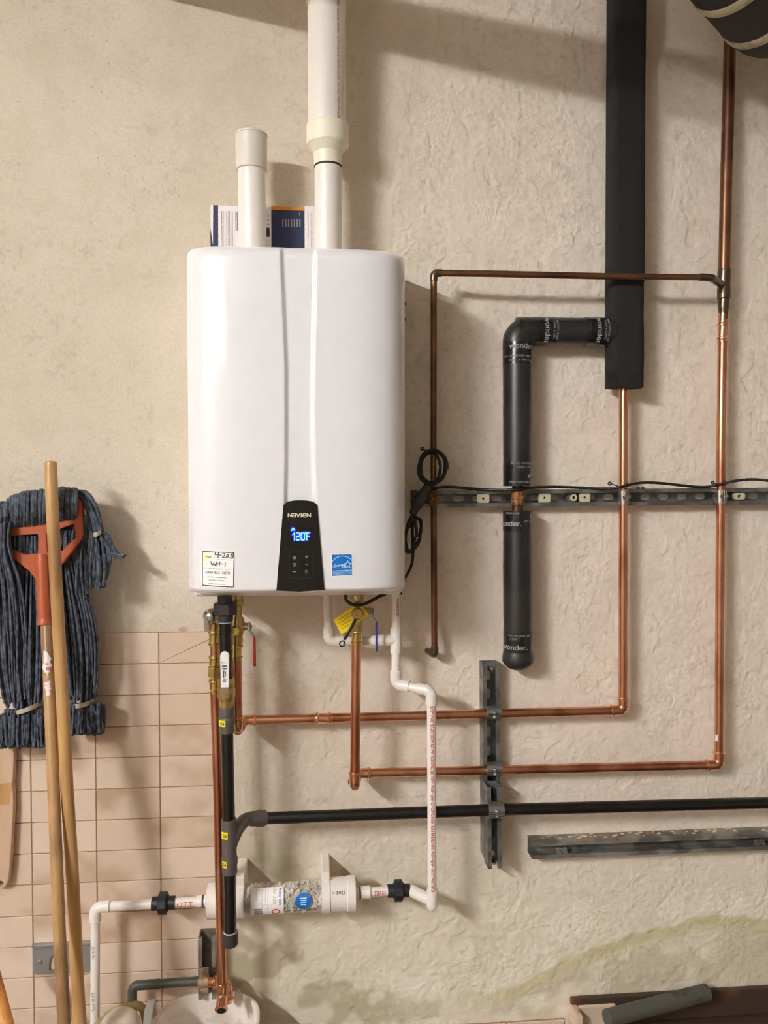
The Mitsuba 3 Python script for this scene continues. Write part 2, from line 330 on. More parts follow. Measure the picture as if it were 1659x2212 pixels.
def cover_d(x, z):
    x, z = np.asarray(x, float), np.asarray(z, float)
    plan = np.clip(1-np.abs((x-XC)/HA)**PW, 0, 1)**(1/PW)
    st = np.clip((z-(CZT-.045))/.045, 0, 1); sb = np.clip(((CZB+.022)-z)/.022, 0, 1)
    g = np.clip(1-st**2.4, 0, 1)**(1/2.4)*np.clip(1-sb**2.4, 0, 1)**(1/2.4)
    w = .0085
    rec = sstep((x-crease(z, True))/w+.5)*sstep((crease(z, False)-x)/w+.5)*sstep((CZT-z)/.03)
    return D0+HH*plan*g-.0075*rec*g
heater = thing('water_heater', 'white wall-hung tankless water heater with black control panel', 'water heater')
part(heater, 'case', span(HL, HR, -.165, -.012, ZBOT, ZTOP, .006), 'white_case')
ph = np.linspace(0, np.pi/2, 40)[1:]
e1 = HA*np.sin(ph)**(2/PW)
xs = np.unique(np.round(np.concatenate([XC+np.linspace(-.9, .9, 190)*HA, XC+e1[e1 > .9*HA], XC-e1[e1 > .9*HA]]), 6))
pt = np.sin(np.linspace(0, np.pi/2, 16))
zs = np.unique(np.round(np.concatenate([np.linspace(CZB+.022, CZT-.045, 60), CZT-.045+.045*pt, CZB+.022-.022*pt]), 6))
XX, ZZ = np.meshgrid(xs, zs); DD = cover_d(XX, ZZ)
nx, nz = len(xs), len(zs); I, J = np.meshgrid(np.arange(nz-1), np.arange(nx-1), indexing='ij')
q = np.stack([I*nx+J, I*nx+J+1, (I+1)*nx+J+1, (I+1)*nx+J], -1).reshape(-1, 4)
part(heater, 'cover_back', span(HL+.004, HR-.004, -D0-.004, -D0+.001, CZB+.003, CZT-.004, .001), 'white_case')
part(heater, 'front_cover', mesh_of(np.stack([XX, -DD, ZZ], -1).reshape(-1, 3), np.vstack([q[:, [0, 1, 2]], q[:, [0, 2, 3]]])), 'white_enamel', True, label='glossy white front cover with a shallow waisted recess')
def drape(m, eps=.0004, size=.012):
    """Lays flat print given in world (x, z, thickness) on the cover."""
    m = trimesh.Trimesh(m.vertices, m.faces)
    if size: m = m.subdivide_to_size(size, max_iter=8)
    v = np.array(m.vertices); return mesh_of(np.stack([v[:, 0], -(cover_d(v[:, 0], v[:, 1])+eps+v[:, 2]), v[:, 1]], 1), m.faces)
def fxz(px, py):
    p = at(px, py, FRONT)
    for _ in range(4): p = at(px, py, float(cover_d(p[0], p[2])))
    return p[0], p[2]
def quadmap(m, c):
    """Print in unit coordinates (0..1, 0..1) to the pixel quadrilateral c = top left, top right, bottom right, bottom left on the cover."""
    tl, tr, br, bl = [np.array(fxz(*p)) for p in c]; v = np.array(m.vertices); u, w = v[:, :1], v[:, 1:2]
    xz = (bl*(1-u)+br*u)*(1-w)+(tl*(1-u)+tr*u)*w
    return mesh_of(np.hstack([xz, v[:, 2:]]), m.faces)
# control panel
pp = Polygon([fxz(*p) for p in [(612.3, 1091), (621.5, 1083.5), (634, 1081), (648.4, 1080.2), (662, 1081), (674.8, 1083), (684.9, 1090.7), (700.5, 1273.6), (648, 1276), (597.2, 1275.3)]])
PD = FRONT+.004
def panel_flat(m, d):  # print in world (x, z)
    v = np.array(m.vertices); return mesh_of(np.stack([v[:, 0], -(d+v[:, 2]), v[:, 1]], 1), m.faces)
panel = part(heater, 'control_panel', slab(pp, FRONT-.012, PD, .0012), 'black_gloss', 20, label='glossy black tapered control panel with lit temperature display')
def pxz(px, py): p = at(px, py, PD); return p[0], p[2]
def ptext(s, x0, x1, y, hpx, m, name, bold=False):
    a, b = pxz(x0, y), pxz(x1, y); k = mpp(at(x0, y, PD))
    t = shift(text(s, hpx*k*1.0, b[0]-a[0], bold), a[0], a[1]); return part(panel, name, panel_flat(t, PD), m, False)
def wmark(strokes, k): return strokes
# brand lettering drawn as strokes: N a V I e N in one height
def brand():
    k = mpp(at(648, 1113, PD)); h, w = 7.0*k, 1.35*k; s = []
    X = pxz(622.6, 1116.5); st = 9.2*k
    def put(i, pl, wd=7.0): s.extend([[(X[0]+i+x*wd*k, X[1]+y*h) for x, y in p] for p in pl])
    N = [[(0, 0), (0, 1), (.05, 1), (.95, 0), (1, 0), (1, 1)]]
    put(0, N); put(9.0*k, [[(.05, 1), (.8, 1), (1, .85), (1, 0), (.2, 0), (0, .15), (0, .38), (.2, .5), (1, .5)]])
    put(18.0*k, [[(0, 1), (.5, 0), (1, 1)]]); put(28.0*k, [[(0, 0), (0, 1)]])
    put(31.5*k, [[(.95, 0), (.2, 0), (0, .2), (0, .8), (.2, 1), (.8, 1), (1, .8), (1, .5), (0, .5)]]); put(45.0*k-4.2*k, N)
    return lines(s, w*1.5)
part(panel, 'brand_lettering', panel_flat(brand(), PD), 'silver_ink', False, label='silver brand lettering')
def seg(x0, y0, w, h, which):
    e = .12*w; P = dict(a=[(e, h), (w-e, h)], b=[(w, h-e), (w, h/2+e)], c=[(w, h/2-e), (w, e)], d=[(e, 0), (w-e, 0)], e=[(0, e), (0, h/2-e)], f=[(0, h/2+e), (0, h-e)], g=[(e, h/2), (w-e, h/2)])
    return [[(x0+x, y0+y) for x, y in P[c]] for c in which]
k = mpp(at(650, 1158, PD)); b0 = pxz(632.5, 1166.5)
digits = [[(b0[0], b0[1]+11.5*k), (b0[0]+3.4*k, b0[1]+15.5*k), (b0[0]+3.4*k, b0[1])]]+seg(b0[0]+7.5*k, b0[1], 7*k, 15.5*k, 'abged')+seg(b0[0]+18*k, b0[1], 7*k, 15.5*k, 'abcdef')
digits += [[(b0[0]+27.6*k, b0[1]+14*k), (b0[0]+27.6*k, b0[1]+16.5*k)], [(b0[0]+30*k, b0[1]), (b0[0]+30*k, b0[1]+15.5*k), (b0[0]+36*k, b0[1]+15.5*k)], [(b0[0]+30*k, b0[1]+8*k), (b0[0]+35*k, b0[1]+8*k)]]
part(panel, 'temperature_digits', panel_flat(lines(digits, 1.5*k), PD), 'black_ink', False, label='lit blue digits reading 120 F', emitter=led('', [.12, 1.1, 5.5]))
glow = unary_union([LineString(s).buffer(2.6*k) for s in digits]).buffer(1.5*k).buffer(-1.5*k); glow = Polygon(glow.exterior) if hasattr(glow, 'exterior') else glow
i0 = pxz(630, 1146)
ic = [[(i0[0], i0[1]), (i0[0]+1.5*k, i0[1]+4*k), (i0[0]+3*k, i0[1]+1*k), (i0[0]+4.5*k, i0[1]+4.5*k), (i0[0]+6*k, i0[1]+1*k)]]
part(panel, 'mode_symbol', panel_flat(lines(ic, 1.3*k), PD), 'black_ink', False, label='small lit blue symbol', emitter=led('', [.1, 1.0, 5.0]))
gl = unary_union([glow, LineString(ic[0]).buffer(3*k)])
part(panel, 'digit_halo', panel_flat(flat(gl, .0001), PD-.00002), 'black_ink', False, label='blue halo round the digits, their glow built as a lit shape', emitter=led('', [.0, .01, .75]))  # emissive halo added to imitate the glow round the digits
fr = Polygon([pxz(627, 1192), pxz(672, 1192), pxz(673, 1247), pxz(627, 1247)])
part(panel, 'button_pad', panel_flat(flat(fr.buffer(.002), .0002), PD), 'black_frame', False); part(panel, 'button_pad_face', panel_flat(flat(fr.buffer(.0014), .0003), PD), 'black_gloss', False)
def icon(name, px, py, strokes, w=.9):
    c = pxz(px, py); k = mpp(at(px, py, PD))
    part(panel, name, panel_flat(lines([[(c[0]+x*k, c[1]+y*k) for x, y in s] for s in strokes], w*k, .0006), PD), 'grey_ink', False)
circ = lambda r, a0=0, a1=2*np.pi: [(r*math.sin(a), r*math.cos(a)) for a in np.linspace(a0, a1, 20)]
icon('button_symbol', 635.8, 1203.8, [circ(1.4), [(-2.2, -3), (-1.8, -1.6), (1.8, -1.6), (2.2, -3), (-2.2, -3)], [(2.2, 1), (3, 1.4)]], 1.2)
icon('button_symbol', 662.4, 1203, [[(-3, 0), (3, 0)], [(0, -3), (0, 3)]]); icon('button_symbol', 635.8, 1219.8, [circ(3.4), [(0, -1.8), (0, .8)], [(0, 1.7), (0, 1.9)]])
icon('button_symbol', 662.7, 1219, [[(-3, 0), (3, 0)]]); icon('button_symbol', 635.8, 1235.3, [[(-3.4, 0), (3.4, 0)]], 1.3); icon('button_symbol', 662.4, 1235, [circ(3, .6, 5.7), [(0, 1), (0, 3.6)]])
# service sticker
SQ = [(435.8, 1189), (507.5, 1191.6), (506.3, 1270.3), (435.4, 1265.7)]
stick = part(heater, 'service_sticker', drape(quadmap(flat(sbox(0, 0, 1, 1).buffer(-.03).buffer(.03)), SQ)), 'label_white', False, label='white service sticker with handwritten date and telephone number')
ring = sbox(.015, .015, .985, .985).buffer(-.03).buffer(.03); ring = ring.difference(ring.buffer(-.022))
part(stick, 'border', drape(quadmap(flat(ring), SQ), .0008), 'black_ink', False)
part(stick, 'yellow_disc', drape(quadmap(flat(Point(.15, .82).buffer(.13)), SQ), .0006), 'label_yellowish', False)
def stxt(s, x0, x1, y, h, m, bold=False):
    t = shift(text(s, h, x1-x0, bold), x0, y); part(stick, 'lettering', drape(quadmap(t, SQ), .0008, None), m, False)
stxt('PSF', .13, .31, .80, .05, 'black_ink', True); [part(stick, 'lettering', drape(quadmap(flat(sbox(.36+i*.075, .818, .36+i*.075+.055, .838)), SQ), .0008), 'pale_ink', False) for i in range(7)]; stxt('Heating Contractors', .42, .92, .76, .03, 'grey_ink')
stxt('Unit ID', .07, .2, .62, .035, 'pale_ink'); stxt('24-Hour Emergency Service', .08, .9, .49, .048, 'grey_ink'); stxt('(206) 812-2878', .12, .86, .37, .07, 'black_ink', True)
stxt('Service - Maintenance', .18, .76, .26, .036, 'black_ink'); stxt('Upgrades - Repairs', .22, .72, .18, .036, 'black_ink'); stxt('psfmechanical.com', .22, .72, .075, .034, 'black_ink')
hand = [[(.42, .97), (.41, .90), (.52, .90)], [(.52, .98), (.50, .82)], [(.55, .89), (.6, .895)], [(.63, .93), (.70, .94), (.71, .91), (.63, .83), (.73, .83)],
        [(.78, .92), (.75, .86), (.78, .83), (.82, .88), (.80, .92), (.77, .91)], [(.85, .93), (.9, .94), (.91, .90), (.86, .82), (.93, .82)], [(.95, .95), (.94, .82)],
        [(.29, .71), (.30, .63), (.34, .61), (.38, .68), (.39, .62), (.43, .61), (.45, .71)], [(.48, .70), (.47, .60)], [(.57, .71), (.54, .59)], [(.48, .65), (.56, .66)], [(.6, .65), (.65, .65)], [(.72, .71), (.71, .59)]]
part(stick, 'handwriting', drape(quadmap(lines(hand, .022, .0004), SQ), .001, None), 'black_ink', False, label='black handwriting 4-2021 and WH-1')
# energy emblem
EQ = [(715.8, 1197.4), (760.4, 1196.4), (761.6, 1242.8), (717, 1245)]
em = part(heater, 'efficiency_sticker', drape(quadmap(flat(sbox(0, 0, 1, 1)), EQ)), 'label_white', False, label='square blue efficiency sticker with star emblem')
part(em, 'blue_field', drape(quadmap(flat(sbox(.02, .02, .98, .98)), EQ), .0006), 'badge_blue', False)
el = [[(.02, .62)]+[(.52+.58*math.cos(a), .38+.53*math.sin(a)) for a in np.linspace(2.62, .52, 16)], [(.02, .235), (.98, .245)]]
star = [(.775+(.19 if i % 2 == 0 else .085)*math.sin(i*math.pi/5), .51+(.19 if i % 2 == 0 else .085)*math.cos(i*math.pi/5)) for i in range(11)]
el += [star]
script_ = [[(.03, .43), (.1, .435), (.16, .47), (.19, .54), (.15, .54), (.12, .46), (.16, .41), (.22, .45), (.27, .51), (.25, .44), (.30, .50), (.33, .50), (.32, .44), (.38, .48), (.41, .51), (.38, .52), (.37, .46), (.42, .45), (.46, .52), (.47, .47), (.52, .51), (.56, .53), (.52, .50), (.53, .46), (.57, .49), (.52, .36), (.49, .38), (.58, .47), (.60, .52), (.60, .47), (.65, .53), (.60, .35), (.575, .37), (.68, .47)]]
part(em, 'emblem', drape(quadmap(lines(el, .026, .0003), EQ), .0009, None), 'badge_light', False); part(em, 'script_lettering', drape(quadmap(lines(script_, .02, .0003), EQ), .0009, None), 'badge_light', False)
part(em, 'lettering', drape(quadmap(shift(text('ENERGY STAR', .13, .9), .05, .06), EQ), .0009, None), 'badge_light', False)
for x, y in ((875.5, 657), (875, 690)):
    p = at(x, y, .14); part(heater, 'case_screw', hexnut(p-[.006, 0, 0], p+[.002, 0, 0], .004), 'union_grey')

# ------------------------------------------------------------------ vents above the heater
VD = .11
iv = thing('intake_pipe', 'short white plastic intake pipe with open coupling, on top of the heater', 'pipe')
r = 58.5/2*mpp(at(545, 450, VD)); b = at(547, 545, VD); b[2] = ZTOP-.004; t = at(543.5, 368, VD)
part(iv, 'pipe', cyl(b, t, r, 40), 'pvc')
r2 = 67.5/2*mpp(at(543, 330, VD)); t0, t1 = at(543.5, 369, VD), at(542.5, 291, VD); Lc = np.linalg.norm(t1-t0)
part(iv, 'coupling', lathe(t0, t1, [(0, r), (0, r2-.0008), (.01, r2), (.95, r2), (.95, r2+.0014), (.99, r2+.0016), (1, r2+.0006), (1, r2-.003), (.8, r2-.004), (.78, .001)], 44), 'pvc_dull')
ev = thing('exhaust_vent_pipe', 'tall white plastic vent pipe rising off the top of the frame from the heater', 'pipe')
b = at(709, 545, VD); b[2] = ZTOP-.004; t = at(708.5, 356, VD)
part(ev, 'lower_pipe', cyl(b, t, r, 40), 'pvc')
rn = 61.5/2*mpp(t); rb = 91.5/2*mpp(at(708, 300, VD)); q0, q1 = at(708.5, 360, VD), at(707.5, 272, VD)
part(ev, 'reducer', lathe(q0, q1, [(0, rn-.003), (0, rn-.001), (.02, rn), (.31, rn), (.33, rn+.0015), (.49, rb-.002), (.51, rb), (.97, rb), (1, rb-.0015), (1, rb-.006)], 48), 'pvc_cream', 20, label='cream reducer between thin and thick pipe')
part(ev, 'seal_ring', lathe(q0-[0, 0, .003], q0+[0, 0, .001], [(0, r+.0012), (1, r+.0012)], 40), 'black_ink', label='dark sealing ring')
rp = 82.5/2*mpp(at(706, 150, VD)); u0, u1 = at(707, 276, VD), at(706, 0, VD); u1 = u0+(u1-u0)*1.35
part(ev, 'upper_pipe', cyl(u0, u1, rp, 44), 'pvc')
part(ev, 'upper_coupling', lathe(at(706, 6, VD), at(706, -90, VD), [(0, rp), (0, rp+.0035), (.02, rp+.004), (1, rp+.004), (1, rp)], 44), 'pvc_dull')
tx = text('NSF-pw DWV  SCH 40  ASTM D1785  3" PVC 1120  DRAIN-WASTE-VENT  NSF-pw  3IN. SCH 40', .0056, .345)
part(ev, 'print_line', on_pipe(shift(tx, .006, 0), u0, u1, rp, True, -.66), 'red_ink', False, label='red print running up the pipe')

# ------------------------------------------------------------------ booklets standing on the heater, behind the vents
BD = .03
def bpoly(x0, y0, x1, y1): a, b = at(x0, y0, BD), at(x1, y1, BD); return a[0], b[0], a[2]
def book(x0, x1, y, label, cover, th):
    k = thing('booklet', label, 'booklet', 'booklets standing on the heater'); a, b = at(x0, y, BD), at(x1, y, BD)
    part(k, 'pages', span(a[0]+.0006, b[0]-.0006, -BD+.0004, -BD+th, ZTOP, a[2]-.0006, .0003), 'paper', False); part(k, 'cover', span(a[0], b[0], -BD, -BD+.0005, ZTOP, a[2], .0001), cover, False)
    part(k, 'back_cover', span(a[0], b[0], -BD+th, -BD+th+.0004, ZTOP, a[2], .0001), 'paper', False); return k
def bflat(m): v = np.array(m.vertices); return mesh_of(np.stack([v[:, 0], -(BD+.00015+v[:, 2]), v[:, 1]], 1), m.faces)
def brect(k, name, x0, y0, x1, y1, m, label=None):
    a, b = at(x0, y0, BD), at(x1, y1, BD); return part(k, name, bflat(flat(sbox(a[0], b[2], b[0], a[2]))), m, False, label)
b1 = book(454.5, 586, 443.5, 'white booklet with navy spine stripe, leftmost behind the two vents', 'paper', .006)
a, b = at(460.5, 443.5, BD), at(471, 443.5, BD); z5 = at(460, 492, BD)[2]; xa = at(454.5, 500, BD)[0]
part(b1, 'spine_stripe', bflat(flat(Polygon([(a[0], a[2]), (b[0], b[2]), (b[0], ZTOP), (xa, ZTOP), (xa, z5), (a[0]-.001, z5-.04)]))), 'navy', False, 'navy stripe')
for i in range(11):
    brect(b1, 'text_line', 479+i*3.25, 456 if i < 9 else 457, 480.5+i*3.25, 555 if i < 7 else (498 if i > 8 else 540), 'grey_ink' if i % 5 else 'black_ink')
brect(b1, 'symbol', 575.8, 492, 582.6, 512, 'black_ink')
for y in (466, 476, 485): brect(b1, 'symbol', 577.5, y-1.5, 581.5, y+1.5, 'grey_ink')
for x in (576.5, 579.5): brect(b1, 'text_line', x, 516, x+.9, 555, 'grey_ink')
b3 = book(657.5, 692, 445.5, 'white booklet half behind the tall vent', 'paper', .005)
for s, x, h, wd, y in (("User's Information Manual", 671.5, 4.2, 74, 459),):
    p = at(x, y, BD); kk = mpp(p); part(b3, 'lettering', bflat(shift(text(s, h*kk, wd*kk), p[0], p[2], -math.pi/2)), 'grey_ink', False)
for i in range(9): brect(b3, 'text_line', 664.6, 458+i*6.2, 666.4, 462.6+i*6.2, 'grey_ink')
b2 = book(585.8, 658, 446, 'navy booklet with orange top band between the two vents', 'navy', .009)
brect(b2, 'top_band', 585.8, 446, 657.5, 455.2, 'orange_print', 'orange top band')
for i in range(7): brect(b2, 'text_line', 610+i*6.1, 474, 612.6+i*6.1, 490, 'grey_ink')
brect(b2, 'text_line', 646.5, 459, 648, 465.5, 'grey_ink')

# ------------------------------------------------------------------ fittings
def W(px, p): return px/2*mpp(p)
def press(p0, p1, r, bead=1.3, sl=1.12):
    return lathe(p0, p1, [(0, r*1.02), (0, r*sl), (.08, r*sl), (.10, r*bead*.96), (.14, r*bead), (.2, r*bead), (.24, r*sl), (.30, r*sl*.98), (.70, r*sl*.98), (.76, r*sl), (.80, r*bead), (.86, r*bead), (.9, r*bead*.96), (.92, r*sl), (1, r*sl), (1, r*1.02)], 28)
def press_elbow(a, c, b, r, rad=None, L=.034):
    """90 degree press elbow at corner c, sockets towards a and b."""
    u, w = unit(np.asarray(a)-c), unit(np.asarray(b)-c); L2 = L
    path = fillet([c+u*L, c, c+w*L], rad or r*1.7, 10)
    m = sweep(path, r*1.12, 24)
    for d in (u, w): m = cat(m, lathe(c+d*L*.62, c+d*(L+.002), [(0, r*1.1), (.1, r*1.14), (.5, r*1.14), (.62, r*1.34), (.82, r*1.34), (.92, r*1.16), (1, r*1.14), (1, r)], 26))
    return m
def straight(k, a, b, r, m, name='pipe', n=26, **kw): return part(k, name, cyl(a, b, r, n), m, **kw)

# ------------------------------------------------------------------ hot water copper pipe (left valve, then right and up into the foam)
CD, WD = .13, .053
RC = .0111
hot = thing('hot_water_pipe', 'copper hot water pipe with red-handled valve, running right and up into the foam wrap', 'pipe')
v0, v1 = at(511, 1400, CD), at(513, 1552, CD)
straight(hot, v0, v1, RC, 'copper')
hc = at(513.5, 1563, CD); back = hc.copy(); back[1] = -WD
e1a = at(1346, 1534, WD); hs = np.array([back[0], -WD, at(530, 1556, WD)[2]]); hc[2] = hs[2]; v1[2] = hs[2]
part(hot, 'elbow', press_elbow(hc+[0, 0, .1], hc, hc+[0, .1, 0], RC, L=.03), 'copper_bright'); part(hot, 'elbow', press_elbow(hs-[0, .1, 0], hs, e1a, RC, L=.034), 'copper_bright')
straight(hot, hc, hs, RC, 'copper')
m1, m2 = hs+(e1a-hs)*.185, hs+(e1a-hs)*.231
straight(hot, hs, e1a, RC, 'copper'); part(hot, 'coupling', press(m1, m2, RC), 'copper_bright')
vt = at(1347, 815, WD); straight(hot, e1a, vt, RC, 'copper'); part(hot, 'elbow', press_elbow(hs, e1a, vt, RC, L=.03), 'copper_bright')
# its brass isolation valve
vb0, vb1 = at(513, 1288, CD), at(512, 1394, CD); vb0[2] = ZBOT
vm = at(512, 1352, CD)
bodyv = cat(lathe(vb0, vb1, [(0, .012), (.08, .0125), (.1, .0145), (.2, .0145), (.22, .010), (.42, .0105), (.48, .0155), (.62, .0165), (.74, .0155), (.8, .0125), (.9, .014), (1, .012)], 26),
            lathe(at(520, 1353, CD), at(537, 1354, CD), [(0, .0115), (.5, .0105), (.52, .0085), (.9, .0085), (1, .007)], 22))
part(hot, 'valve_body', bodyv, 'brass_dull', label='brass isolation valve'); p = at(508, 1364, CD+.03)
part(hot, 'valve_cap', lathe(p+[0, .03, 0], p, [(0, .0105), (.75, .0115), (.9, .011), (1, .008), (1, .0042), (.94, .004), (.94, .001)], 26), 'brass')
part(hot, 'valve_nut', hexnut(at(537, 1354.5, CD), at(544, 1355, CD), .0065), 'steel_grey')
hp = [at(538.5, 1344, CD+.004), at(538.5, 1362, CD+.006), at(549, 1377, CD+.008)]
part(hot, 'valve_lever', sweep(fillet(hp, .006), .0032, 10, flat=.6), 'steel_grey'); gp = [at(549, 1376, CD+.008), at(550, 1440, CD+.008)]
part(hot, 'handle_grip', lathe(*gp, [(0, .0018), (.01, .0031), (.95, .0031), (.985, .0024), (1, .001)], 16), 'grip_red', label='red lever grip')
part(hot, 'press_adapter', press(at(511, 1424, CD), at(511.5, 1390, CD), RC), 'brass')

# ------------------------------------------------------------------ cold water copper pipe
cold = thing('cold_water_pipe', 'copper cold water pipe with blue-handled valve, running right and up to the old riser', 'pipe')
c0, c1 = at(770, 1380, CD), at(766.5, 1683, CD)
ce = at(1553, 1652, WD); cs = at(767, 1672, WD); cs[2] = at(790, 1670, WD)[2]; c1[2] = cs[2]
straight(cold, c0, c1, RC, 'copper')
part(cold, 'elbow', press_elbow(c0, c1, c1+[0, .1, 0], RC, L=.03), 'copper_bright'); straight(cold, c1, cs, RC, 'copper')
part(cold, 'elbow', press_elbow(c1, cs, ce, RC, L=.036), 'copper_bright'); straight(cold, cs, ce, RC, 'copper')
cm, ct = at(1558, 945, WD), at(1561, 735, WD)
part(cold, 'riser', sweep([ce, at(1554.5, 1440, WD), cm, ct], RC, 26), 'copper'); part(cold, 'elbow', press_elbow(cs, ce, cm, RC, L=.032), 'copper_bright')
sp = at(1547.5, 1594, WD+RC); part(cold, 'pipe_mark', on_plane(flat(sbox(-.003, -.007, .003, .007).buffer(.001)), sp-[0, .0008, 0], [1, 0, 0], [0, 0, 1]), 'label_white', False, 'small white paint mark')
vb0, vb1 = at(771, 1288, CD), at(770.5, 1363, CD); vb0[2] = ZBOT
part(cold, 'valve_body', cat(lathe(vb0, vb1, [(0, .013), (.05, .0155), (.2, .0155), (.24, .0125), (.34, .0125), (.4, .016), (.66, .0165), (.72, .0135), (.8, .0135), (.82, .0145), (1, .013)], 26),
     lathe(at(780, 1319, CD), at(800, 1320, CD), [(0, .011), (.6, .010), (1, .008)], 20)), 'brass_dull', label='brass isolation valve')
part(cold, 'valve_gasket', lathe(vb0+[0, 0, .002], vb0-[0, 0, .004], [(0, .0125), (1, .0125)], 20), 'cable_black')
CP = at(772.5, 1326.5, CD+.034)
part(cold, 'valve_cap', lathe(CP+[0, .034, 0], CP, [(0, .0125), (.7, .0135), (.9, .013), (1, .0105), (1, .005), (.93, .0045), (.93, .001)], 28), 'brass_dull')
part(cold, 'valve_nut', hexnut(at(799, 1320, CD), at(807, 1320.5, CD), .0085), 'steel_grey')
part(cold, 'valve_lever', sweep(fillet([at(803, 1320, CD+.006), at(804, 1331, CD+.006), at(813.5, 1346, CD+.008)], .006), .0026, 10, flat=.5), 'steel_grey')
part(cold, 'handle_grip', lathe(at(813.5, 1343, CD+.008), at(814, 1407.5, CD+.008), [(0, .001), (.02, .003), (.95, .003), (.985, .0024), (1, .001)], 16), 'grip_blue', label='blue lever grip')
part(cold, 'press_adapter', press(at(770.3, 1391, CD), at(770.5, 1360, CD), RC), 'brass')
tagp = pxpoly([(720.5, 1339), (764, 1309), (782, 1308), (796.5, 1328), (738, 1372)], CD+.016).difference(Point(CP[0], at(772.5, 1326.5, CD+.016)[2]).buffer(.0128))
tg = thing('valve_tag', 'yellow paper tag hung round the cap of the cold water valve', 'tag'); part(tg, 'card', slab(tagp, CD+.0155, CD+.0162), 'yellow_tag', False)
for (x, y), (x2, y2) in (((730, 1340), (760, 1321)), ((733, 1346), (758, 1330)), ((736, 1352), (757, 1339)), ((739, 1358), (754, 1349))):
    a, b = at(x, y, CD+.0162), at(x2, y2, CD+.0162); part(tg, 'print_line', slab(capsule((a[0], a[2]), (b[0], b[2]), .0016), CD+.0162, CD+.0165), 'tag_print', False)
st = thing('strap', 'thin black plastic strap with ring end hanging from the cold water valve', 'strap')
part(st, 'strap_band', sweep(spline([at(768, 1338, CD+.022), at(756, 1360, CD+.026), at(744, 1382, CD+.024)], 14), .0032, 12, flat=.5), 'cable_black')
rc = at(739.5, 1390.5, CD+.024); part(st, 'ring', sweep([rc+.0062*np.array([math.cos(a), 0, math.sin(a)]) for a in np.linspace(0, 2*np.pi, 25)[:-1]], .0015, 8, closed=True), 'cable_black')

# ------------------------------------------------------------------ relief pipe
rel = thing('relief_pipe', 'copper relief pipe with chrome lever valve and brass fittings, beside the black gas pipe', 'pipe')
RD = .125
part(rel, 'pipe', sweep([at(464.5, 1488, RD), at(471.5, 1717, RD), at(477, 1990, RD), at(480.5, 2150, RD)], RC, 26), 'copper')
straight(rel, at(464, 1388, RD), at(464.5, 1424, RD), RC*.93, 'copper')
part(rel, 'press_adapter', press(at(463.5, 1395, RD), at(463, 1360, RD), RC), 'brass'); part(rel, 'press_adapter', press(at(464, 1443, RD), at(464, 1415, RD), RC), 'brass')
part(rel, 'union_nut', cat(hexnut(at(464, 1441, RD), at(464, 1460, RD), .0165), hexnut(at(464, 1460, RD), at(464, 1471, RD), .0135), cyl(at(464, 1436, RD), at(464, 1474, RD), .0108)), 'brass_dull')
part(rel, 'press_adapter', press(at(464.5, 1497, RD), at(464.3, 1466, RD), RC), 'brass')
dc = at(457, 1333, RD+.01); part(rel, 'relief_valve', cat(lathe(at(467, 1326, RD), at(445, 1337, RD+.022), [(0, .011), (.2, .0165), (.6, .0185), (.85, .015), (1, .008)], 28), lathe(at(463, 1362, RD), at(462, 1338, RD), [(0, .0095), (.3, .011), (.6, .0125), (1, .011)], 22)), 'chrome', label='chrome relief valve')
part(rel, 'valve_neck', lathe(at(463, 1362, RD), at(462.5, 1347, RD+.001), [(0, .0105), (.5, .0122), (1, .0128)], 22), 'brass')
part(rel, 'test_lever', slab(pxpoly([(440.5, 1329), (445, 1324), (452, 1330), (451, 1344), (452, 1363), (442, 1364.5)], RD+.02), RD+.018, RD+.024, .001), 'chrome')
part(rel, 'seal_tape', lathe(at(463, 1362.5, RD), at(463, 1358.5, RD), [(0, .0112), (1, .0112)], 20), 'seal_blue')
ec = at(480.3, 2152, RD); ed = ec+np.array([.001, -.040, -.021]); eu = unit(ed-ec)
part(rel, 'outlet', press_elbow(at(477, 1990, RD), ec, ed, RC, L=.03), 'copper_bright', label='copper outlet elbow')
part(rel, 'outlet_shade', lathe(ec+eu*.0312, ec+eu*.0325, [(0, RC*.88), (1, RC*.88)], 22), 'hole_shade_black', label='black disc standing in for the dark bore')  # solid black disc in place of the shade inside the bore

# ------------------------------------------------------------------ gas line
GD = .175; RG = .01335
gas = thing('gas_pipe', 'black steel gas pipe with white-handled valve, grey fittings and a branch running right', 'pipe')
def gx(y): return np.interp(y, [1290, 1344, 1600, 1717, 1885, 2040], [485.5, 487, 490.6, 493.5, 496.5, 497.5])
def gp(y, d=GD): return at(gx(y), y, d)
g0 = gp(1290); g0[2] = ZBOT
part(gas, 'pipe', cyl(g0, gp(1470), RG), 'gas_black'); part(gas, 'pipe', cyl(gp(1560), gp(1775), RG), 'gas_black'); part(gas, 'pipe', cyl(gp(1870), gp(2015), RG), 'gas_black')
part(gas, 'union_nut', cat(lathe(gp(1302), gp(1327), [(0, .0235), (.08, .0258), (.92, .0258), (1, .0235)], 8, True), lathe(gp(1288), gp(1303), [(0, .0155), (1, .0155)], 24), lathe(gp(1326), gp(1343), [(0, .0185), (.1, .0165), (.9, .0162), (1, .015)], 24)), 'union_grey', label='dark grey union nut')
part(gas, 'seal_tape', lathe(gp(1342), gp(1345.5), [(0, .0152), (1, .014)], 24), 'seal_blue')
part(gas, 'valve_body', cat(lathe(gp(1464), gp(1526), [(0, .0165), (.06, .0185), (.25, .0185), (.3, .0165), (.38, .0195), (.66, .0195), (.76, .0165), (.8, .0165), (.82, .0155), (1, .0155)], 28), lathe(gp(1514), gp(1526), [(0, .0165), (.1, .0172), (.9, .0172), (1, .016)], 6, True)), 'brass_dull', label='brass ball valve')
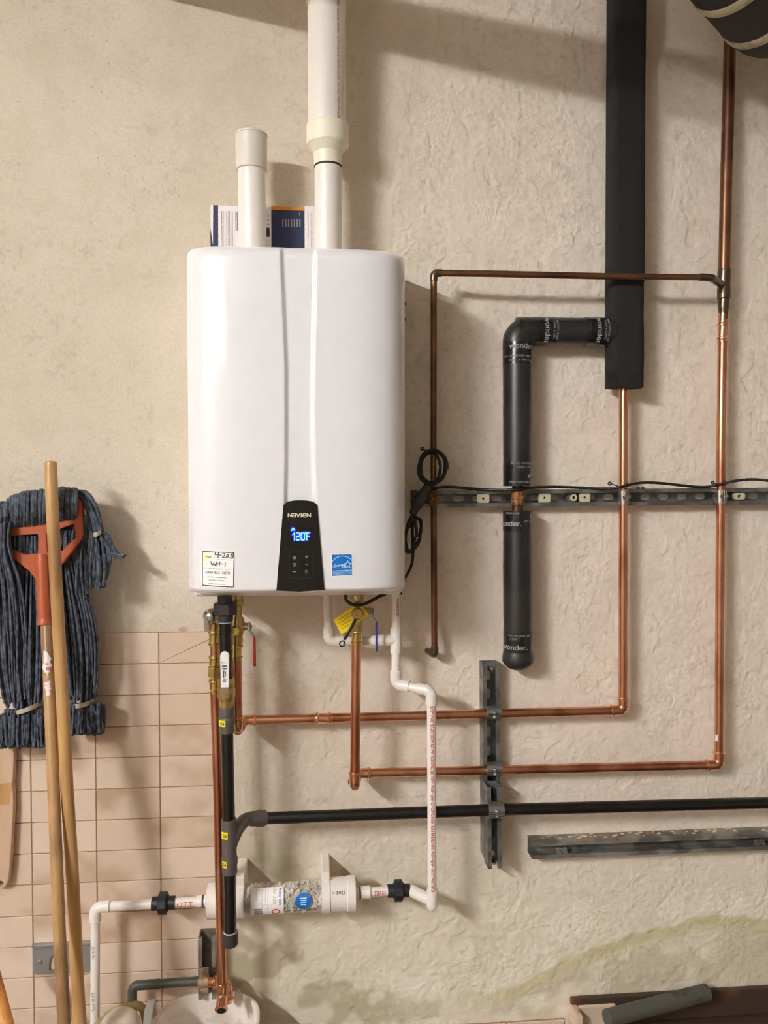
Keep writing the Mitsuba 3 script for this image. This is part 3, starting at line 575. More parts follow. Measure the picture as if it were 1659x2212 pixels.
a, b = at(485.5, 1503, GD+.045), at(485.3, 1417, GD+.045); kk = mpp(a)
hpoly = Polygon([(a[0]-8*kk, a[2]+18*kk), (b[0]-9.7*kk, b[2]), (b[0]+9.7*kk, b[2]), (a[0]+9*kk, a[2]+18*kk)]).union(Point(b[0], b[2]).buffer(9.7*kk))
hnd = part(gas, 'valve_handle', slab(hpoly, GD+.040, GD+.047, .002), 'grip_white', label='white lever handle with black print')
hz = at(485.3, 1455, GD+.047)
kq = mpp(hz); hb = [[(-5, 23), (-5.4, 23), (-5.4, 27), (-5, 27)], [(5, 23), (5.4, 23), (5.4, 27), (5, 27)], [(-2.2, 25), (-1.2, 25)], [(1.2, 25), (2.4, 25)]]
for r_ in (19.0, 13.5): hb += [[(-5+i*2.7, r_), (-3.4+i*2.7, r_), (-3.4+i*2.7, r_-2.2), (-5+i*2.7, r_-2.2), (-5+i*2.7, r_)] for i in range(4)]
hb += [[(-2.6, 9), (-2.6, -6)], [(-1.2, 9), (-1.4, -5)], [(2.6, 8), (2.6, -5)], [(1.6, 4), (2.4, 1)], [(-3.6, -6.5), (-1, -7.5)]]+[[(-4, -11-i*2.3), (4-i*.7, -11-i*2.3)] for i in range(3)]
part(hnd, 'lettering', on_plane(lines([[(x*kq, (y-2)*kq) for x, y in q_] for q_ in hb], 1.0*kq), hz-[0, .0001, 0], [1, 0, 0], [0, 0, 1]), 'black_ink', False)
part(gas, 'handle_bracket', cat(slab(pxpoly([(478.5, 1482), (492.5, 1482), (494.5, 1509), (478, 1509)], GD+.04), GD+.034, GD+.039, .001), cyl(at(486, 1500, GD), at(486, 1500, GD+.036), .009)), 'chrome')
nb = at(486, 1502.5, GD+.039); part(gas, 'handle_nut', hexnut(nb, nb-[0, .007, 0], .0062), 'brass')
def gpress(y0, y1, r=.0162):
    return lathe(gp(y0), gp(y1), [(0, .0145), (0, r*.97), (.03, r), (.18, r), (.22, r*.97), (.4, r*.97), (.44, r*1.09), (.5, r*1.11), (.68, r*1.11), (.74, r*1.0), (.97, r), (1, r*.97), (1, .0135)], 30)
cp = part(gas, 'press_coupling', gpress(1526, 1582), 'press_grey', label='grey steel press coupling')
part(gas, 'seal_tape', lathe(gp(1524), gp(1528.5), [(0, .0152), (1, .016)], 24), 'seal_blue')
def glabel(y0, y1, x0, x1, s, r):
    a = gp((y0+y1)/2); kk = mpp(a); up = unit(gp(y0)-gp(y1)); cx = gx((y0+y1)/2)
    lb = on_pipe(flat(sbox((x0-cx)*kk*1.1, -(y1-y0)/2*kk, (x1-cx)*kk, (y1-y0)/2*kk)), a, a+up, r, False, 0, .0004)
    l = part(gas, 'size_label', lb, 'yellow_label', False, 'small yellow label')
    t = on_pipe(shift(text(s, (y1-y0)*.5*kk, (x1-x0)*.7*kk, True), (x0-cx+2)*kk, -(y1-y0)*.25*kk), a, a+up, r, False, 0, .0008); part(gas, 'label_lettering', t, 'black_ink', False)
glabel(1552, 1565, 474.5, 489, '3/4', .018)
part(gas, 'tee_body', lathe(gp(1769), gp(1886), [(0, .0145), (0, .0165), (.02, .017), (.12, .017), (.15, .0162), (.19, .0178), (.3, .0178), (.34, .016), (.68, .016), (.71, .0178), (.82, .0180), (.86, .0165), (.97, .017), (1, .0165), (1, .0135)], 30), 'press_grey', label='grey steel press tee')
HD = .10
b0, b1 = gp(1838), at(545, 1769, HD+.02); b2, b3 = at(571, 1767, HD), at(1063, 1749.5, HD)
part(gas, 'branch', cat(sweep(fillet([gp(1830), at(512, 1790, GD-.01), at(530, 1770, HD+.03), at(556, 1768.5, HD+.004)], .03), np.full(26, .0150) if False else .0150, 24), lathe(at(538, 1769, HD+.022), at(571, 1767.5, HD), [(0, .015), (.1, .0162), (.3, .0168), (.5, .0168), (.55, .018), (.97, .0182), (1, .0176), (1, .0134)], 28)), 'press_grey')
glabel(1791, 1806, 480, 494, '3/4', .0178); glabel(1854, 1867.5, 482, 491.5, '3/4', .018)
part(gas, 'horizontal_pipe', sweep([at(560, 1768, HD), b3, at(1659, 1734, HD), at(2100, 1721, HD)], RG*1.02, 26), 'gas_black', label='long black horizontal gas pipe')
part(gas, 'drip_cap', lathe(gp(2013), gp(2043), [(0, .0138), (0, .0166), (.08, .0172), (.25, .0166), (.3, .0174), (.8, .0176), (.93, .0155), (1, .010)], 30), 'union_grey', label='grey end cap'); part(gas, 'seal_tape', lathe(gp(2011), gp(2014), [(0, .0142), (1, .0158)], 24), 'band_grey')

# ------------------------------------------------------------------ white drain pipe of the heater
ND = .085
drain = thing('condensate_drain_pipe', 'white plastic drain pipe from under the heater, stepping right and down to the filter', 'pipe')
RV = .0103; DD_ = .10
def P2(x, y, d=DD_): return at(x, y, d)
def pvc_elbow(a, c, b, r, L=.030):
    u, w = unit(np.asarray(a)-c), unit(np.asarray(b)-c)
    m = sweep(fillet([c+u*L, c, c+w*L], r*1.55, 10), r*1.27, 24)
    return cat(m, *[lathe(c+d*L*.8, c+d*(L+.003), [(0, r*1.25), (.15, r*1.3), (.93, r*1.3), (1, r*1.22), (1, r)], 24) for d in (u, w)])
l0, l1 = P2(706.5, 1286), P2(711, 1386); l0[2] = ZBOT
tj = P2(855.5, 1382); tt = P2(855.5, 1286); tt[2] = ZBOT
straight(drain, l0, l1, RV, 'pvc_dull'); straight(drain, l1, tj, RV, 'pvc_dull'); part(drain, 'elbow', pvc_elbow(l0, l1, tj, RV), 'pvc_dull')
part(drain, 'coupling', lathe(P2(801, 1384), P2(830, 1382.5), [(0, RV), (0, RV*1.22), (.05, RV*1.28), (.95, RV*1.28), (1, RV*1.22), (1, RV)], 24), 'pvc')
straight(drain, tt, tj, RV, 'pvc'); s1 = P2(855, 1478); s2 = P2(931.5, 1492, DD_+.035)
part(drain, 'tee', cat(lathe(P2(855.5, 1354), P2(855.5, 1411), [(0, RV), (0, RV*1.25), (.04, RV*1.3), (.3, RV*1.3), (.36, RV*1.22), (.64, RV*1.22), (.7, RV*1.3), (.96, RV*1.3), (1, RV*1.25), (1, RV)], 26), lathe(P2(831, 1383), tj, [(0, RV), (0, RV*1.25), (.08, RV*1.3), (.5, RV*1.3), (.6, RV*1.2), (1, RV*1.2)], 24)), 'pvc')
straight(drain, tj, s1, RV, 'pvc'); straight(drain, s1, s2, RV, 'pvc_cream'); part(drain, 'elbow', pvc_elbow(tj, s1, s2, RV), 'pvc')
s3 = at(933.5, 1948, DD_+.035); part(drain, 'elbow', pvc_elbow(s1, s2, s3, RV), 'pvc'); straight(drain, s2, s3, RV, 'pvc')
s4 = np.array([s3[0], -ND, 0]); s4[2] = at(900, 1923, ND)[2]; s3[2] = s4[2]
nl, nr = at(447, 1946, ND), at(769, 1929, ND); nu = unit(nr-nl)
part(drain, 'elbow', cat(sweep(fillet([s3+[0, 0, .02], s3-[0, 0, .012]], .01), RV*1.28, 24), lathe(s3+[0, 0, .026], s3-[0, 0, .024], [(0, RV*1.25), (.05, RV*1.3), (.62, RV*1.3), (.78, RV*1.22), (.9, RV*.98), (.97, RV*.65), (1, RV*.3)], 24)), 'pvc')
s5 = at(880, 1924.5, ND); part(drain, 'side_branch', cat(sweep([s3, s3+[0, .02, 0]], RV*1.2, 20), lathe(s3+[-.006, .006, 0], at(887, 1923, ND+.0), [(0, RV*1.15), (.3, RV*1.28), (.95, RV*1.3), (1, RV)], 24)), 'pvc')
straight(drain, at(800, 1926.5, ND), at(890, 1922.5, ND), RV, 'pvc')
def union(k, a, b):
    part(k, 'union', cat(lathe(a, b, [(0, RV), (0, .0150), (.27, .0152), (.27, .019), (.7, .019), (.7, .0150), (1, .0148), (1, RV)], 28), lathe(a+(b-a)*.3, a+(b-a)*.66, [(0, .0228), (.06, .0252), (.94, .0252), (1, .0228)], 10, True)), 'union_black', label='black plastic union')
union(drain, at(837.5, 1924.5, ND), at(885, 1923, ND))
tx = text("1/2\" PVC 1120 SCH 40 PR 600 PSI @ 73'F  NSF-pw  C-UP Code  ASTM D1785  NSF-pw  1/2\" PVC SCH 40", .0066, .45, True)
part(drain, 'print_line', on_pipe(shift(tx, .034, -.0042), s2, s3, RV, True, .12), 'red_ink', False, label='red print running down the pipe')
part(drain, 'print_line', on_pipe(shift(text('PE MFG IIT', .0056, .042, True), .0, -.004), at(857, 1292, DD_), at(857, 1350, DD_), RV, True, .2), 'red_ink', False)
part(drain, 'print_line', on_pipe(shift(text('IPE', .011, .027), .002, -.006), at(806, 1926, ND), at(837, 1924.5, ND), RV, True, 0), 'red_ink', False)
part(drain, 'adapter', cat(lathe(at(770, 1929, ND), at(800.5, 1926.5, ND), [(0, .012), (.2, .012), (.2, .0125), (.3, .0125), (.3, .0142), (.96, .0142), (1, .0132), (1, RV)], 28)), 'pvc')
part(drain, 'seal_ring', lathe(at(776, 1928.5, ND), at(779.5, 1928.3, ND), [(0, .0128), (1, .0128)], 26), 'union_grey')

# ------------------------------------------------------------------ neutraliser cartridge
neu = thing('filter_cartridge', 'clear plastic filter cartridge filled with white stones, held in white wall brackets', 'filter')
ax0, ax1 = nl, nr; NL = np.linalg.norm(nr-nl)
def na(x): return nl+(nr-nl)*((x-447)/322.0)
RT = .0345
part(neu, 'tube', lathe(na(470), na(748), [(0, RT), (1, RT)], 48), 'clear_plastic', label='clear tube')
stones = []
for _ in range(760):
    t = rng.uniform(500, 716); rr = RT*rng.uniform(.70, .88); a = rng.uniform(0, 2*np.pi); s = trimesh.creation.icosphere(subdivisions=1, radius=1.0)
    v = np.array(s.vertices)*(1+rng.uniform(-.25, .25, (len(s.vertices), 1)))*rng.uniform(.0026, .0058)*rng.uniform(.7, 1.2, 3)
    stones.append(mesh_of(v+na(t)+rr*math.cos(a)*np.array([0, -1, 0])+rr*math.sin(a)*np.array([0, 0, 1.0]), s.faces))
part(neu, 'white_stones', cat(*stones), 'media', False, kind='stuff', label='white crushed stone inside the tube')
part(neu, 'core', lathe(na(475), na(740), [(0, RT*.8), (1, RT*.8)], 30), 'media')
def ncap(x0, x1, hx): return cat(lathe(na(x0), na(x1), [(0, RT*.5), (0, RT*1.0), (.05, RT*1.08), (.95, RT*1.08), (1, RT*1.0), (1, RT*.5)], 40), lathe(na(hx), na(hx+(24 if hx < 500 else 21)), [(0, RT*1.02), (.1, RT*1.16), (.9, RT*1.16), (1, RT*1.02)], 14, True))
part(neu, 'end_cap', ncap(452, 524, 448), 'pvc', label='white end cap'); rcap = part(neu, 'end_cap', ncap(711, 766, 748), 'pvc', label='white end cap with handwritten date')
kn = mpp(na(700))
part(neu, 'handwriting', on_pipe(shift(lines([[(0, 6), (0, 3), (3, 3.2)], [(3, 6), (2.4, 0)], [(4.5, 3), (6.5, 3.3)], [(8, 5), (10, 5.5), (8, 1), (11, 1)], [(13, 5), (12.5, 2), (15, 2), (15, 5), (13, 5)], [(17, 5), (19, 5.5), (17, 1), (20, 1)], [(22.5, 6), (21.8, 0)]], .9, .0003), 0, 0) if False else shift(mesh_of(np.array(lines([[(0, 6), (0, 3), (3, 3.2)], [(3, 6), (2.4, 0)], [(4.5, 3), (6.5, 3.3)], [(8, 5), (10, 5.5), (8, 1), (11, 1)], [(13, 5), (12.5, 2), (15, 2), (15, 5), (13, 5)], [(17, 5), (19, 5.5), (17, 1), (20, 1)], [(22.5, 6), (21.8, 0)]], .9, .3).vertices)*[kn*1.15, kn*1.15, kn], lines([[(0, 6), (0, 3), (3, 3.2)], [(3, 6), (2.4, 0)], [(4.5, 3), (6.5, 3.3)], [(8, 5), (10, 5.5), (8, 1), (11, 1)], [(13, 5), (12.5, 2), (15, 2), (15, 5), (13, 5)], [(17, 5), (19, 5.5), (17, 1), (20, 1)], [(22.5, 6), (21.8, 0)]], .9, .3).faces), .003, .016), na(714), na(748), RT*1.08, True, 0, .0004), 'black_ink', False, label='black handwritten 4-2021')
for x0, x1 in ((509, 528), (694, 712)):
    br = thing('pipe_bracket', ['white wall bracket round the left end of the filter cartridge', 'white wall bracket round the right end of the filter cartridge'][x0 > 600], 'bracket')
    m = lathe(na(x0), na(x1), [(0, RT*1.0), (0, RT*1.12), (.04, RT*1.15), (.96, RT*1.15), (1, RT*1.12), (1, RT*1.0)], 40)
    a, b = na(x0), na(x1); part(br, 'ring', m, 'pvc'); part(br, 'foot', span(a[0], b[0], -ND-.012, -.0005, a[2]+.01, a[2]+.058, .002), 'pvc')
    part(br, 'lower_foot', span(a[0], b[0], -ND+.01, -.0005, a[2]-.036, a[2]-.01, .002), 'pvc')
lab = part(neu, 'label', on_pipe(flat(sbox(0, -.036, (612-543)*kn, .036)), na(543), na(612), RT, True, .1, .0006), 'label_white', False, label='white product label with bar code')
def nlab(m, eps=.001, a0=.1): return on_pipe(m, na(543), na(612), RT, True, a0, eps)
for s, x, h, wd, y, m in (('Neutra-Safe', 62, 6, 34, 30, 'badge_blue'), ('JU-220', 50, 6.5, 30, 30, 'grey_ink')):
    part(neu, 'label_lettering', nlab(shift(text(s, h*kn, wd*kn), x*kn-h*kn*.5, y*kn, -math.pi/2)), m, False)
for x_, n_ in ((36, 14), (31, 10), (24, 12), (12, 7)):
    for i in range(n_): part(neu, 'label_lettering', nlab(flat(sbox((x_-1)*kn, (26-i*3.1)*kn, (x_+.3)*kn, (28-i*3.1)*kn))), 'pale_ink', False)
for i, w in enumerate((2.6, .8, 1.6, .8, 2, 1, .8, 1.6)): part(neu, 'bar_code', nlab(flat(sbox(7*kn, (-28+i*2.4)*kn, 24*kn, (-28+i*2.4+w*.8)*kn))), 'blue_grey_ink', False)
part(neu, 'seal_mark', nlab(lines([[(52*kn+8*kn*math.cos(a), -20*kn+7*kn*math.sin(a)) for a in np.linspace(0, 6.28, 20)]], 2.2*kn)), 'red_ink', False)
part(neu, 'round_sticker', on_pipe(flat(Point(0, .002).buffer(17*kn)), na(654.7), na(700), RT, True, .08, .0006), 'badge_blue', False, label='round blue sticker')
for i in range(4): part(neu, 'sticker_lettering', on_pipe(flat(sbox(-7*kn+i*.5*kn, (7-i*4.2)*kn, 7*kn-i*.4*kn, (7-i*4.2+2.2)*kn)), na(654.7), na(700), RT, True, .08, .001), 'badge_light', False)
# left drain
ld = thing('left_drain_pipe', 'white plastic pipe from the filter to the left elbow and down beside the broom poles', 'pipe')
w0, w1, w2 = at(447, 1946, ND), at(206, 1959.5, ND), at(205, 2394, ND)
straight(ld, at(436, 1946.5, ND), w1, RV, 'pvc'); straight(ld, w1, w2, RV, 'pvc'); part(ld, 'elbow', pvc_elbow(w0, w1, w2, RV), 'pvc')
union(ld, at(328.6, 1952.5, ND), at(378, 1949.5, ND))
part(ld, 'adapter', lathe(at(450, 1945.5, ND), at(436, 1946.5, ND), [(0, .0135), (.4, .0135), (.5, .0125), (1, .0125)], 26), 'pvc'); part(ld, 'seal_ring', lathe(at(437, 1946.5, ND), at(441, 1946.2, ND), [(0, .0128), (1, .0128)], 26), 'union_grey')
part(ld, 'coupling', lathe(at(424, 1947, ND), at(436, 1946.5, ND), [(0, RV), (0, .0128), (1, .0128)], 24), 'pvc')
part(ld, 'print_line', on_pipe(shift(text('OTT', .012, .036), .004, -.006), at(380, 1949.5, ND), at(430, 1946.8, ND), RV, True, -.1), 'red_ink', False, label='red letters OTT')
for y, L in ((2040, 26), (2138, 40)): part(ld, 'print_line', on_pipe(shift(text('1/2 IN. PVC', .008, L*kn), 0, -.004), at(204, y, ND), at(204.4, y+60, ND), RV, True, .1), 'blue_grey_ink', False)

# ------------------------------------------------------------------ old brown copper
RB = 13.6/2*mpp(at(936, 1000, .055))
br = thing('branch_pipe', 'thin tarnished brown copper pipe running across and down to the wall, right of the heater', 'pipe')
BH = .108
A0, A1, A2 = at(1522, 599, BH), at(937, 589.5, .095), at(938.5, 1413, .053)
part(br, 'horizontal_pipe', sweep([A0, at(1300, 596.5, BH), at(1050, 591, BH), A1], RB, 20), 'copper_brown'); part(br, 'vertical_pipe', sweep([A1, at(936.5, 1000, .057), at(936.7, 1075, .053), A2], RB, 20), 'copper_brown')
def sold_elbow(a, c, b, r, L=.016):
    u, w = unit(np.asarray(a)-c), unit(np.asarray(b)-c); return cat(sweep(fillet([c+u*L, c, c+w*L], r*1.4, 10), r*1.17, 20))
part(br, 'elbow', sold_elbow(A0, A1, A2, RB, .018), 'copper_tarnish')
A3 = A2+np.array([-.007, .04, -.002]); part(br, 'wall_elbow', sold_elbow(A1, A2, A3, RB*1.12, .017), 'copper_tarnish'); part(br, 'wall_stub', sweep([A2, A2+np.array([-.0092, .0525, -.0026])], RB, 18), 'copper_brown')
tp = at(1562, 617, .053)
part(br, 'angle_fitting', sweep(fillet([at(1513, 598.8, BH), at(1537, 600, BH), tp], .012), RB*1.22, 20), 'copper_tarnish')
ris = thing('riser_pipe', 'old brown copper riser with tee, coming down behind the black duct on the right', 'pipe')
rr = 25/2*mpp(at(1570, 300, .055)); r0, r1 = at(1578, -60, .053), at(1564.5, 590, .053)
part(ris, 'pipe', sweep([r0, at(1576, 130, .053), at(1568, 420, .053), r1], rr, 26), 'copper_brown')
part(ris, 'tee', cat(lathe(at(1564.7, 583, .053), at(1563.5, 647, .053), [(0, rr), (0, rr*1.1), (.02, rr*1.13), (.38, rr*1.13), (.42, rr*1.06), (.58, rr*1.06), (.62, rr*1.13), (.97, rr*1.13), (1, rr)], 28)), 'copper_tarnish')
part(ris, 'reducer', lathe(at(1563.5, 646, .053), at(1562, 690, .053), [(0, rr*.95), (.42, rr*.93), (.5, rr*.86), (.75, RC*1.0), (1, RC)], 26), 'copper_tarnish')
part(cold, 'coupling', press(at(1562, 694, .053), at(1561, 739, .053), RC), 'copper_bright'); part(cold, 'riser_top', cyl(at(1562, 676, .053), at(1561, 740, .053), RC), 'copper')

# ------------------------------------------------------------------ foam-wrapped main and taped pipe
foam = thing('foam_wrapped_pipe', 'tall square-looking black foam pipe wrap ending above the copper pipe', 'pipe insulation')
FD, FH = .053, .0315
def squircle(p0, p1, w, d, n=40, e=5.0, wob=0.0, seed=0):
    p0, p1 = np.asarray(p0), np.asarray(p1); th = np.arange(n)*2*np.pi/n; m = 26
    c, s = np.cos(th), np.sin(th); X = np.sign(c)*np.abs(c)**(2/e)*w; Yv = np.sign(s)*np.abs(s)**(2/e)*d
    ts = np.linspace(0, 1, m); rg = np.random.default_rng(seed); wv = np.interp(ts, np.linspace(0, 1, 8), rg.uniform(-wob, wob, 8)); v = []
    for t, o in zip(ts, wv):
        c0 = p0+(p1-p0)*t; v.append(np.stack([c0[0]+X*(1+o*8)+o, c0[1]+Yv, np.full(n, c0[2])], 1))
    v = np.concatenate(v); i, j = np.meshgrid(np.arange(m-1), np.arange(n), indexing='ij')
    q = np.stack([i*n+j, i*n+(j+1) % n, (i+1)*n+(j+1) % n, (i+1)*n+j], -1).reshape(-1, 4)
    k = len(v); v = np.vstack([v, p0[None], p1[None]]); jj = np.arange(n)
    f = np.vstack([q[:, [0, 1, 2]], q[:, [0, 2, 3]], np.stack([jj*0+k, (jj+1) % n, jj], 1), np.stack([jj*0+k+1, (m-1)*n+jj, (m-1)*n+(jj+1) % n], 1)])
    return mesh_of(v, f)
f0, f1 = at(1348.5, 838, FD), at(1350, 590, FD)
fw = 75/2*mpp(f0)
part(foam, 'lower_sleeve', squircle(f0, at(1348.5, 580, FD), fw*.995, FH, e=4.5, wob=.0006, seed=3), 'foam', 50)
part(foam, 'upper_sleeve', squircle(at(1349, 612, FD+.0005), at(1353.5, -90, FD), fw*.985, FH*1.01, e=5, wob=.0008, seed=5), 'foam', 50)
part(foam, 'end_flap', slab(pxpoly([(1312, 800), (1330, 805), (1335, 834), (1311, 838)], FD+FH+.001), FD+FH-.004, FD+FH+.0018, .001), 'foam'); part(foam, 'end_flap', slab(pxpoly([(1366, 820), (1384, 812), (1385.5, 839), (1352, 837)], FD+FH+.001), FD+FH-.004, FD+FH+.0022, .001), 'foam')
tape = thing('taped_pipe', 'black tape-wrapped pipe with printed white wording, bent at its top', 'pipe')
TD = .055; rt = 61/2*mpp(at(1117, 900, TD))
t0, t1, t2, t3 = at(1322, 717, TD), at(1116, 716, TD), at(1118, 1050, TD), at(1118, 1100, TD)
part(tape, 'horizontal_wrap', sweep([t0, t1+(t0-t1)*.1, t1], rt*.97, 32), 'tape_black')
part(tape, 'bend', sweep(fillet([t1+unit(t0-t1)*.055, t1, t1+unit(t2-t1)*.07], rt*1.02, 14), rt*.985, 32), 'tape_black')
part(tape, 'upper_wrap', sweep([t1+unit(t2-t1)*.03, at(1117.5, 800, TD), at(1118, 930, TD), t2], [rt, rt*1.01, rt*1.02, rt], 32), 'tape_black')
low0, low1 = at(1117.5, 1104, TD), at(1119, 1405, TD)
part(tape, 'lower_wrap', sweep([low0, at(1118, 1220, TD), low1, at(1119, 1425, TD)], [rt*.98, rt*1.03, rt*1.02, rt*1.04], 32), 'tape_black')
part(tape, 'end_cap', lathe(at(1119, 1400, TD), at(1119, 1447, TD), [(0, rt), (.15, rt*1.06), (.42, rt*1.13), (.58, rt*1.12), (.74, rt*.98), (.88, rt*.74), (.97, rt*.4), (1, rt*.1)], 34), 'tape_black')
part(tape, 'inner_pipe', cyl(t2-[0, 0, -.01], low0-[0, 0, .01], .0135), 'copper_brown', label='bare brown pipe between the wraps')
def band(a, b, r, name='tape_band'): part(tape, name, sweep([a, b], r, 32, cap=False), 'tape_shiny')
def around(s, p, up, h, wd, x0, m='tape_ink', r=None, a0=0., bold=False):
    kk = mpp(p); part(tape, 'tape_lettering', on_pipe(shift(text(s, h*kk, wd*kk, bold), x0*kk, 0), p, np.asarray(p)+np.asarray(up), r or rt*1.035, False, a0, .0007), m, False)
upv = np.array([0, 0, 1.0])
band(at(1117, 742, TD), at(1117.3, 789, TD), rt*1.02)
P0 = at(1117, 757, TD); around('wonder', P0, upv, 10, 56, -25, r=rt*1.025, bold=True)
around('NO. 413 PVC PIPE WRAP TAPE', at(1117, 775, TD), upv, 4, 78, -38, r=rt*1.025); around('10MIL. x 2IN. x 100FT.', at(1117, 784, TD), upv, 4, 64, -26, r=rt*1.025)
band(at(1118, 1000, TD), at(1118, 1050, TD), rt*1.025)
around('NO. 413 PVC PIPE WRAP TAPE', at(1118, 1004, TD), upv, 4, 78, -22); around('10MIL. x 2IN. x 100FT.', at(1118, 1011, TD), upv, 4, 60, -10); around('wonder', at(1118, 1032, TD), upv, 10, 56, 14, bold=True)
around('WRAP TAPE 100FT.', at(1118, 1043, TD), upv, 3.4, 50, -26)
band(at(1117.5, 1104, TD), at(1117.7, 1146, TD), rt*1.03)
around('WRAP TAPE', at(1117.5, 1110, TD), upv, 4, 30, -34); around('wonder.', at(1117.5, 1135, TD), upv, 10, 56, -56, bold=True); around('NO. 413', at(1117.5, 1127, TD), upv, 4, 20, 8); around('w', at(1117.5, 1118, TD), upv, 10, 9, 22, bold=True)
band(at(1119, 1364, TD), at(1119, 1406, TD), rt*1.045)
around('PVC PIPE WRAP TAPE', at(1119, 1370, TD), upv, 4, 50, -30, r=rt*1.05); around('x 100FT.', at(1119, 1377, TD), upv, 4, 22, -26, r=rt*1.05); around('wonder.', at(1119, 1398, TD), upv, 10, 58, -46, r=rt*1.05, bold=True)
band(at(1152, 716.3, TD), at(1196, 716.5, TD), rt*1.005); band(at(1263, 716.8, TD), at(1304, 717, TD), rt*1.005)
for x, s, h, wd, b in ((1170, 'wonder', 10, 60, True), (1187, '100FT. x 2IN.', 4, 40, False), (1194, 'PVC PIPE WRAP', 4, 44, False), (1281, 'wonder', 10, 60, True), (1297, 'x 2IN. x 10MIL', 4, 44, False), (1303, 'WRAP TAPE NO. 413', 4, 52, False), (1154, '- - - - - - - - -', 3, 44, False), (1265, '- - - - - - - - - ', 3, 44, False)):
    p = at(x, 716.5, TD); around(s, p, [1, 0, 0], h, wd, -wd*.48, r=rt*1.012, bold=b)

# ------------------------------------------------------------------ struts
def cprofile(w=.0413, d=.0413, t=.0026, lip=.0095):
    o = Polygon([(-w/2, 0), (w/2, 0), (w/2, d), (w/2-lip, d), (w/2-lip, d-.0075), (w/2-lip+t, d-.0075), (w/2-lip+t, d-t), (w/2-t, d-t), (w/2-t, t), (-w/2+t, t), (-w/2+t, d-t), (-w/2+lip-t, d-t), (-w/2+lip-t, d-.0075), (-w/2+lip, d-.0075), (-w/2+lip, d), (-w/2, d)])
    return o
def strut(a, b, d0, slots=True, slot0=.024, pitch=.0476, d=.0413, w=.0413):
    """C channel lying on the plane d0 in front of the wall from a to b (points (x, z)), open side outward."""
    a, b = np.array(a, float), np.array(b, float); L = np.linalg.norm(b-a); u = (b-a)/L; s = np.array([-u[1], u[0]])
    m = man(trimesh.creation.extrude_polygon(cprofile(w, d), L, engine='earcut'))
    if slots:
        cs = []
        for t in np.arange(slot0, L-.016, pitch):
            cs.append(man(trimesh.Trimesh(*(lambda q: (np.stack([q[:, 1], q[:, 2]-.01, q[:, 0]+t], 1), None))(np.zeros((1, 3))))) if False else None)
            g = LineString([(0, t-.007), (0, t+.007)]).buffer(.0068, quad_segs=4); e = trimesh.creation.extrude_polygon(g, .02, engine='earcut'); v = np.array(e.vertices)
            e = trimesh.Trimesh(np.stack([v[:, 0], v[:, 2]-.01, v[:, 1]], 1), e.faces); e.invert(); cs.append(man(e))
        for c in cs:
            if c is not None: m = m-c
    q = unman(m); v = np.array(q.vertices)
    v = np.stack([a[0]+u[0]*v[:, 2]+s[0]*v[:, 0], -(d0+v[:, 1]), a[1]+u[1]*v[:, 2]+s[1]*v[:, 0]], 1)
    q = mesh_of(v, q.faces)
    if np.dot(np.cross(v[q.faces[:, 1]]-v[q.faces[:, 0]], v[q.faces[:, 2]]-v[q.faces[:, 0]]).mean(0), [0, 0, 0]) != 0: pass
    tm = trimesh.Trimesh(q.vertices, q.faces)
    if tm.volume < 0: tm.invert()
    return mesh_of(tm.vertices, tm.faces)
def xz(p): return (p[0], p[2])
su = thing('strut_channel', 'long horizontal grey strut channel with slots, carrying the vertical pipes right of the heater', 'strut channel')
sa, sb = at(891, 1078, .041), at(1659, 1071.5, .041); sbe = sa+(sb-sa)*1.5
part(su, 'channel', strut(xz(sa), xz(sbe), .0006), 'galvanised', 25)
def sline(x): t = (x-891)/(1659-891); p = sa+(sb-sa)*t; return p
for x, hw, hh, hr, m in ((1040, 13.5, 9.5, 2.6, 'nut_cream'), (1170.5, 13, 10, 2.6, 'nut_cream'), (1233.5, 7.5, 9, 3.4, 'nut_cream'), (1257, 12, 9.5, 2.6, 'nut_cream'), (1597, 13, 7, 3.5, 'nut_cream')):
    p = sline(x); kk = mpp(p); g = (sbox(-hw, -hh, hw, hh).buffer(-4).buffer(4) if hw > 8 else Point(0, 0).buffer(hw)); g = affinity.translate(affinity.scale(g, kk, kk, origin=(0, 0)), p[0], p[2]).difference(Point(p[0], p[2]).buffer(hr*kk))
    nt = part(su, 'channel_nut', slab(g, .030, .037, .001), m, label='pale channel nut')
    part(su, 'nut_hole_shade', lathe(np.array([p[0], -.029, p[2]]), np.array([p[0], -.031, p[2]]), [(0, hr*kk*1.1), (1, hr*kk*1.1)], 14), 'hole_shade_black')  # black disc stands in for the shade seen through the hole
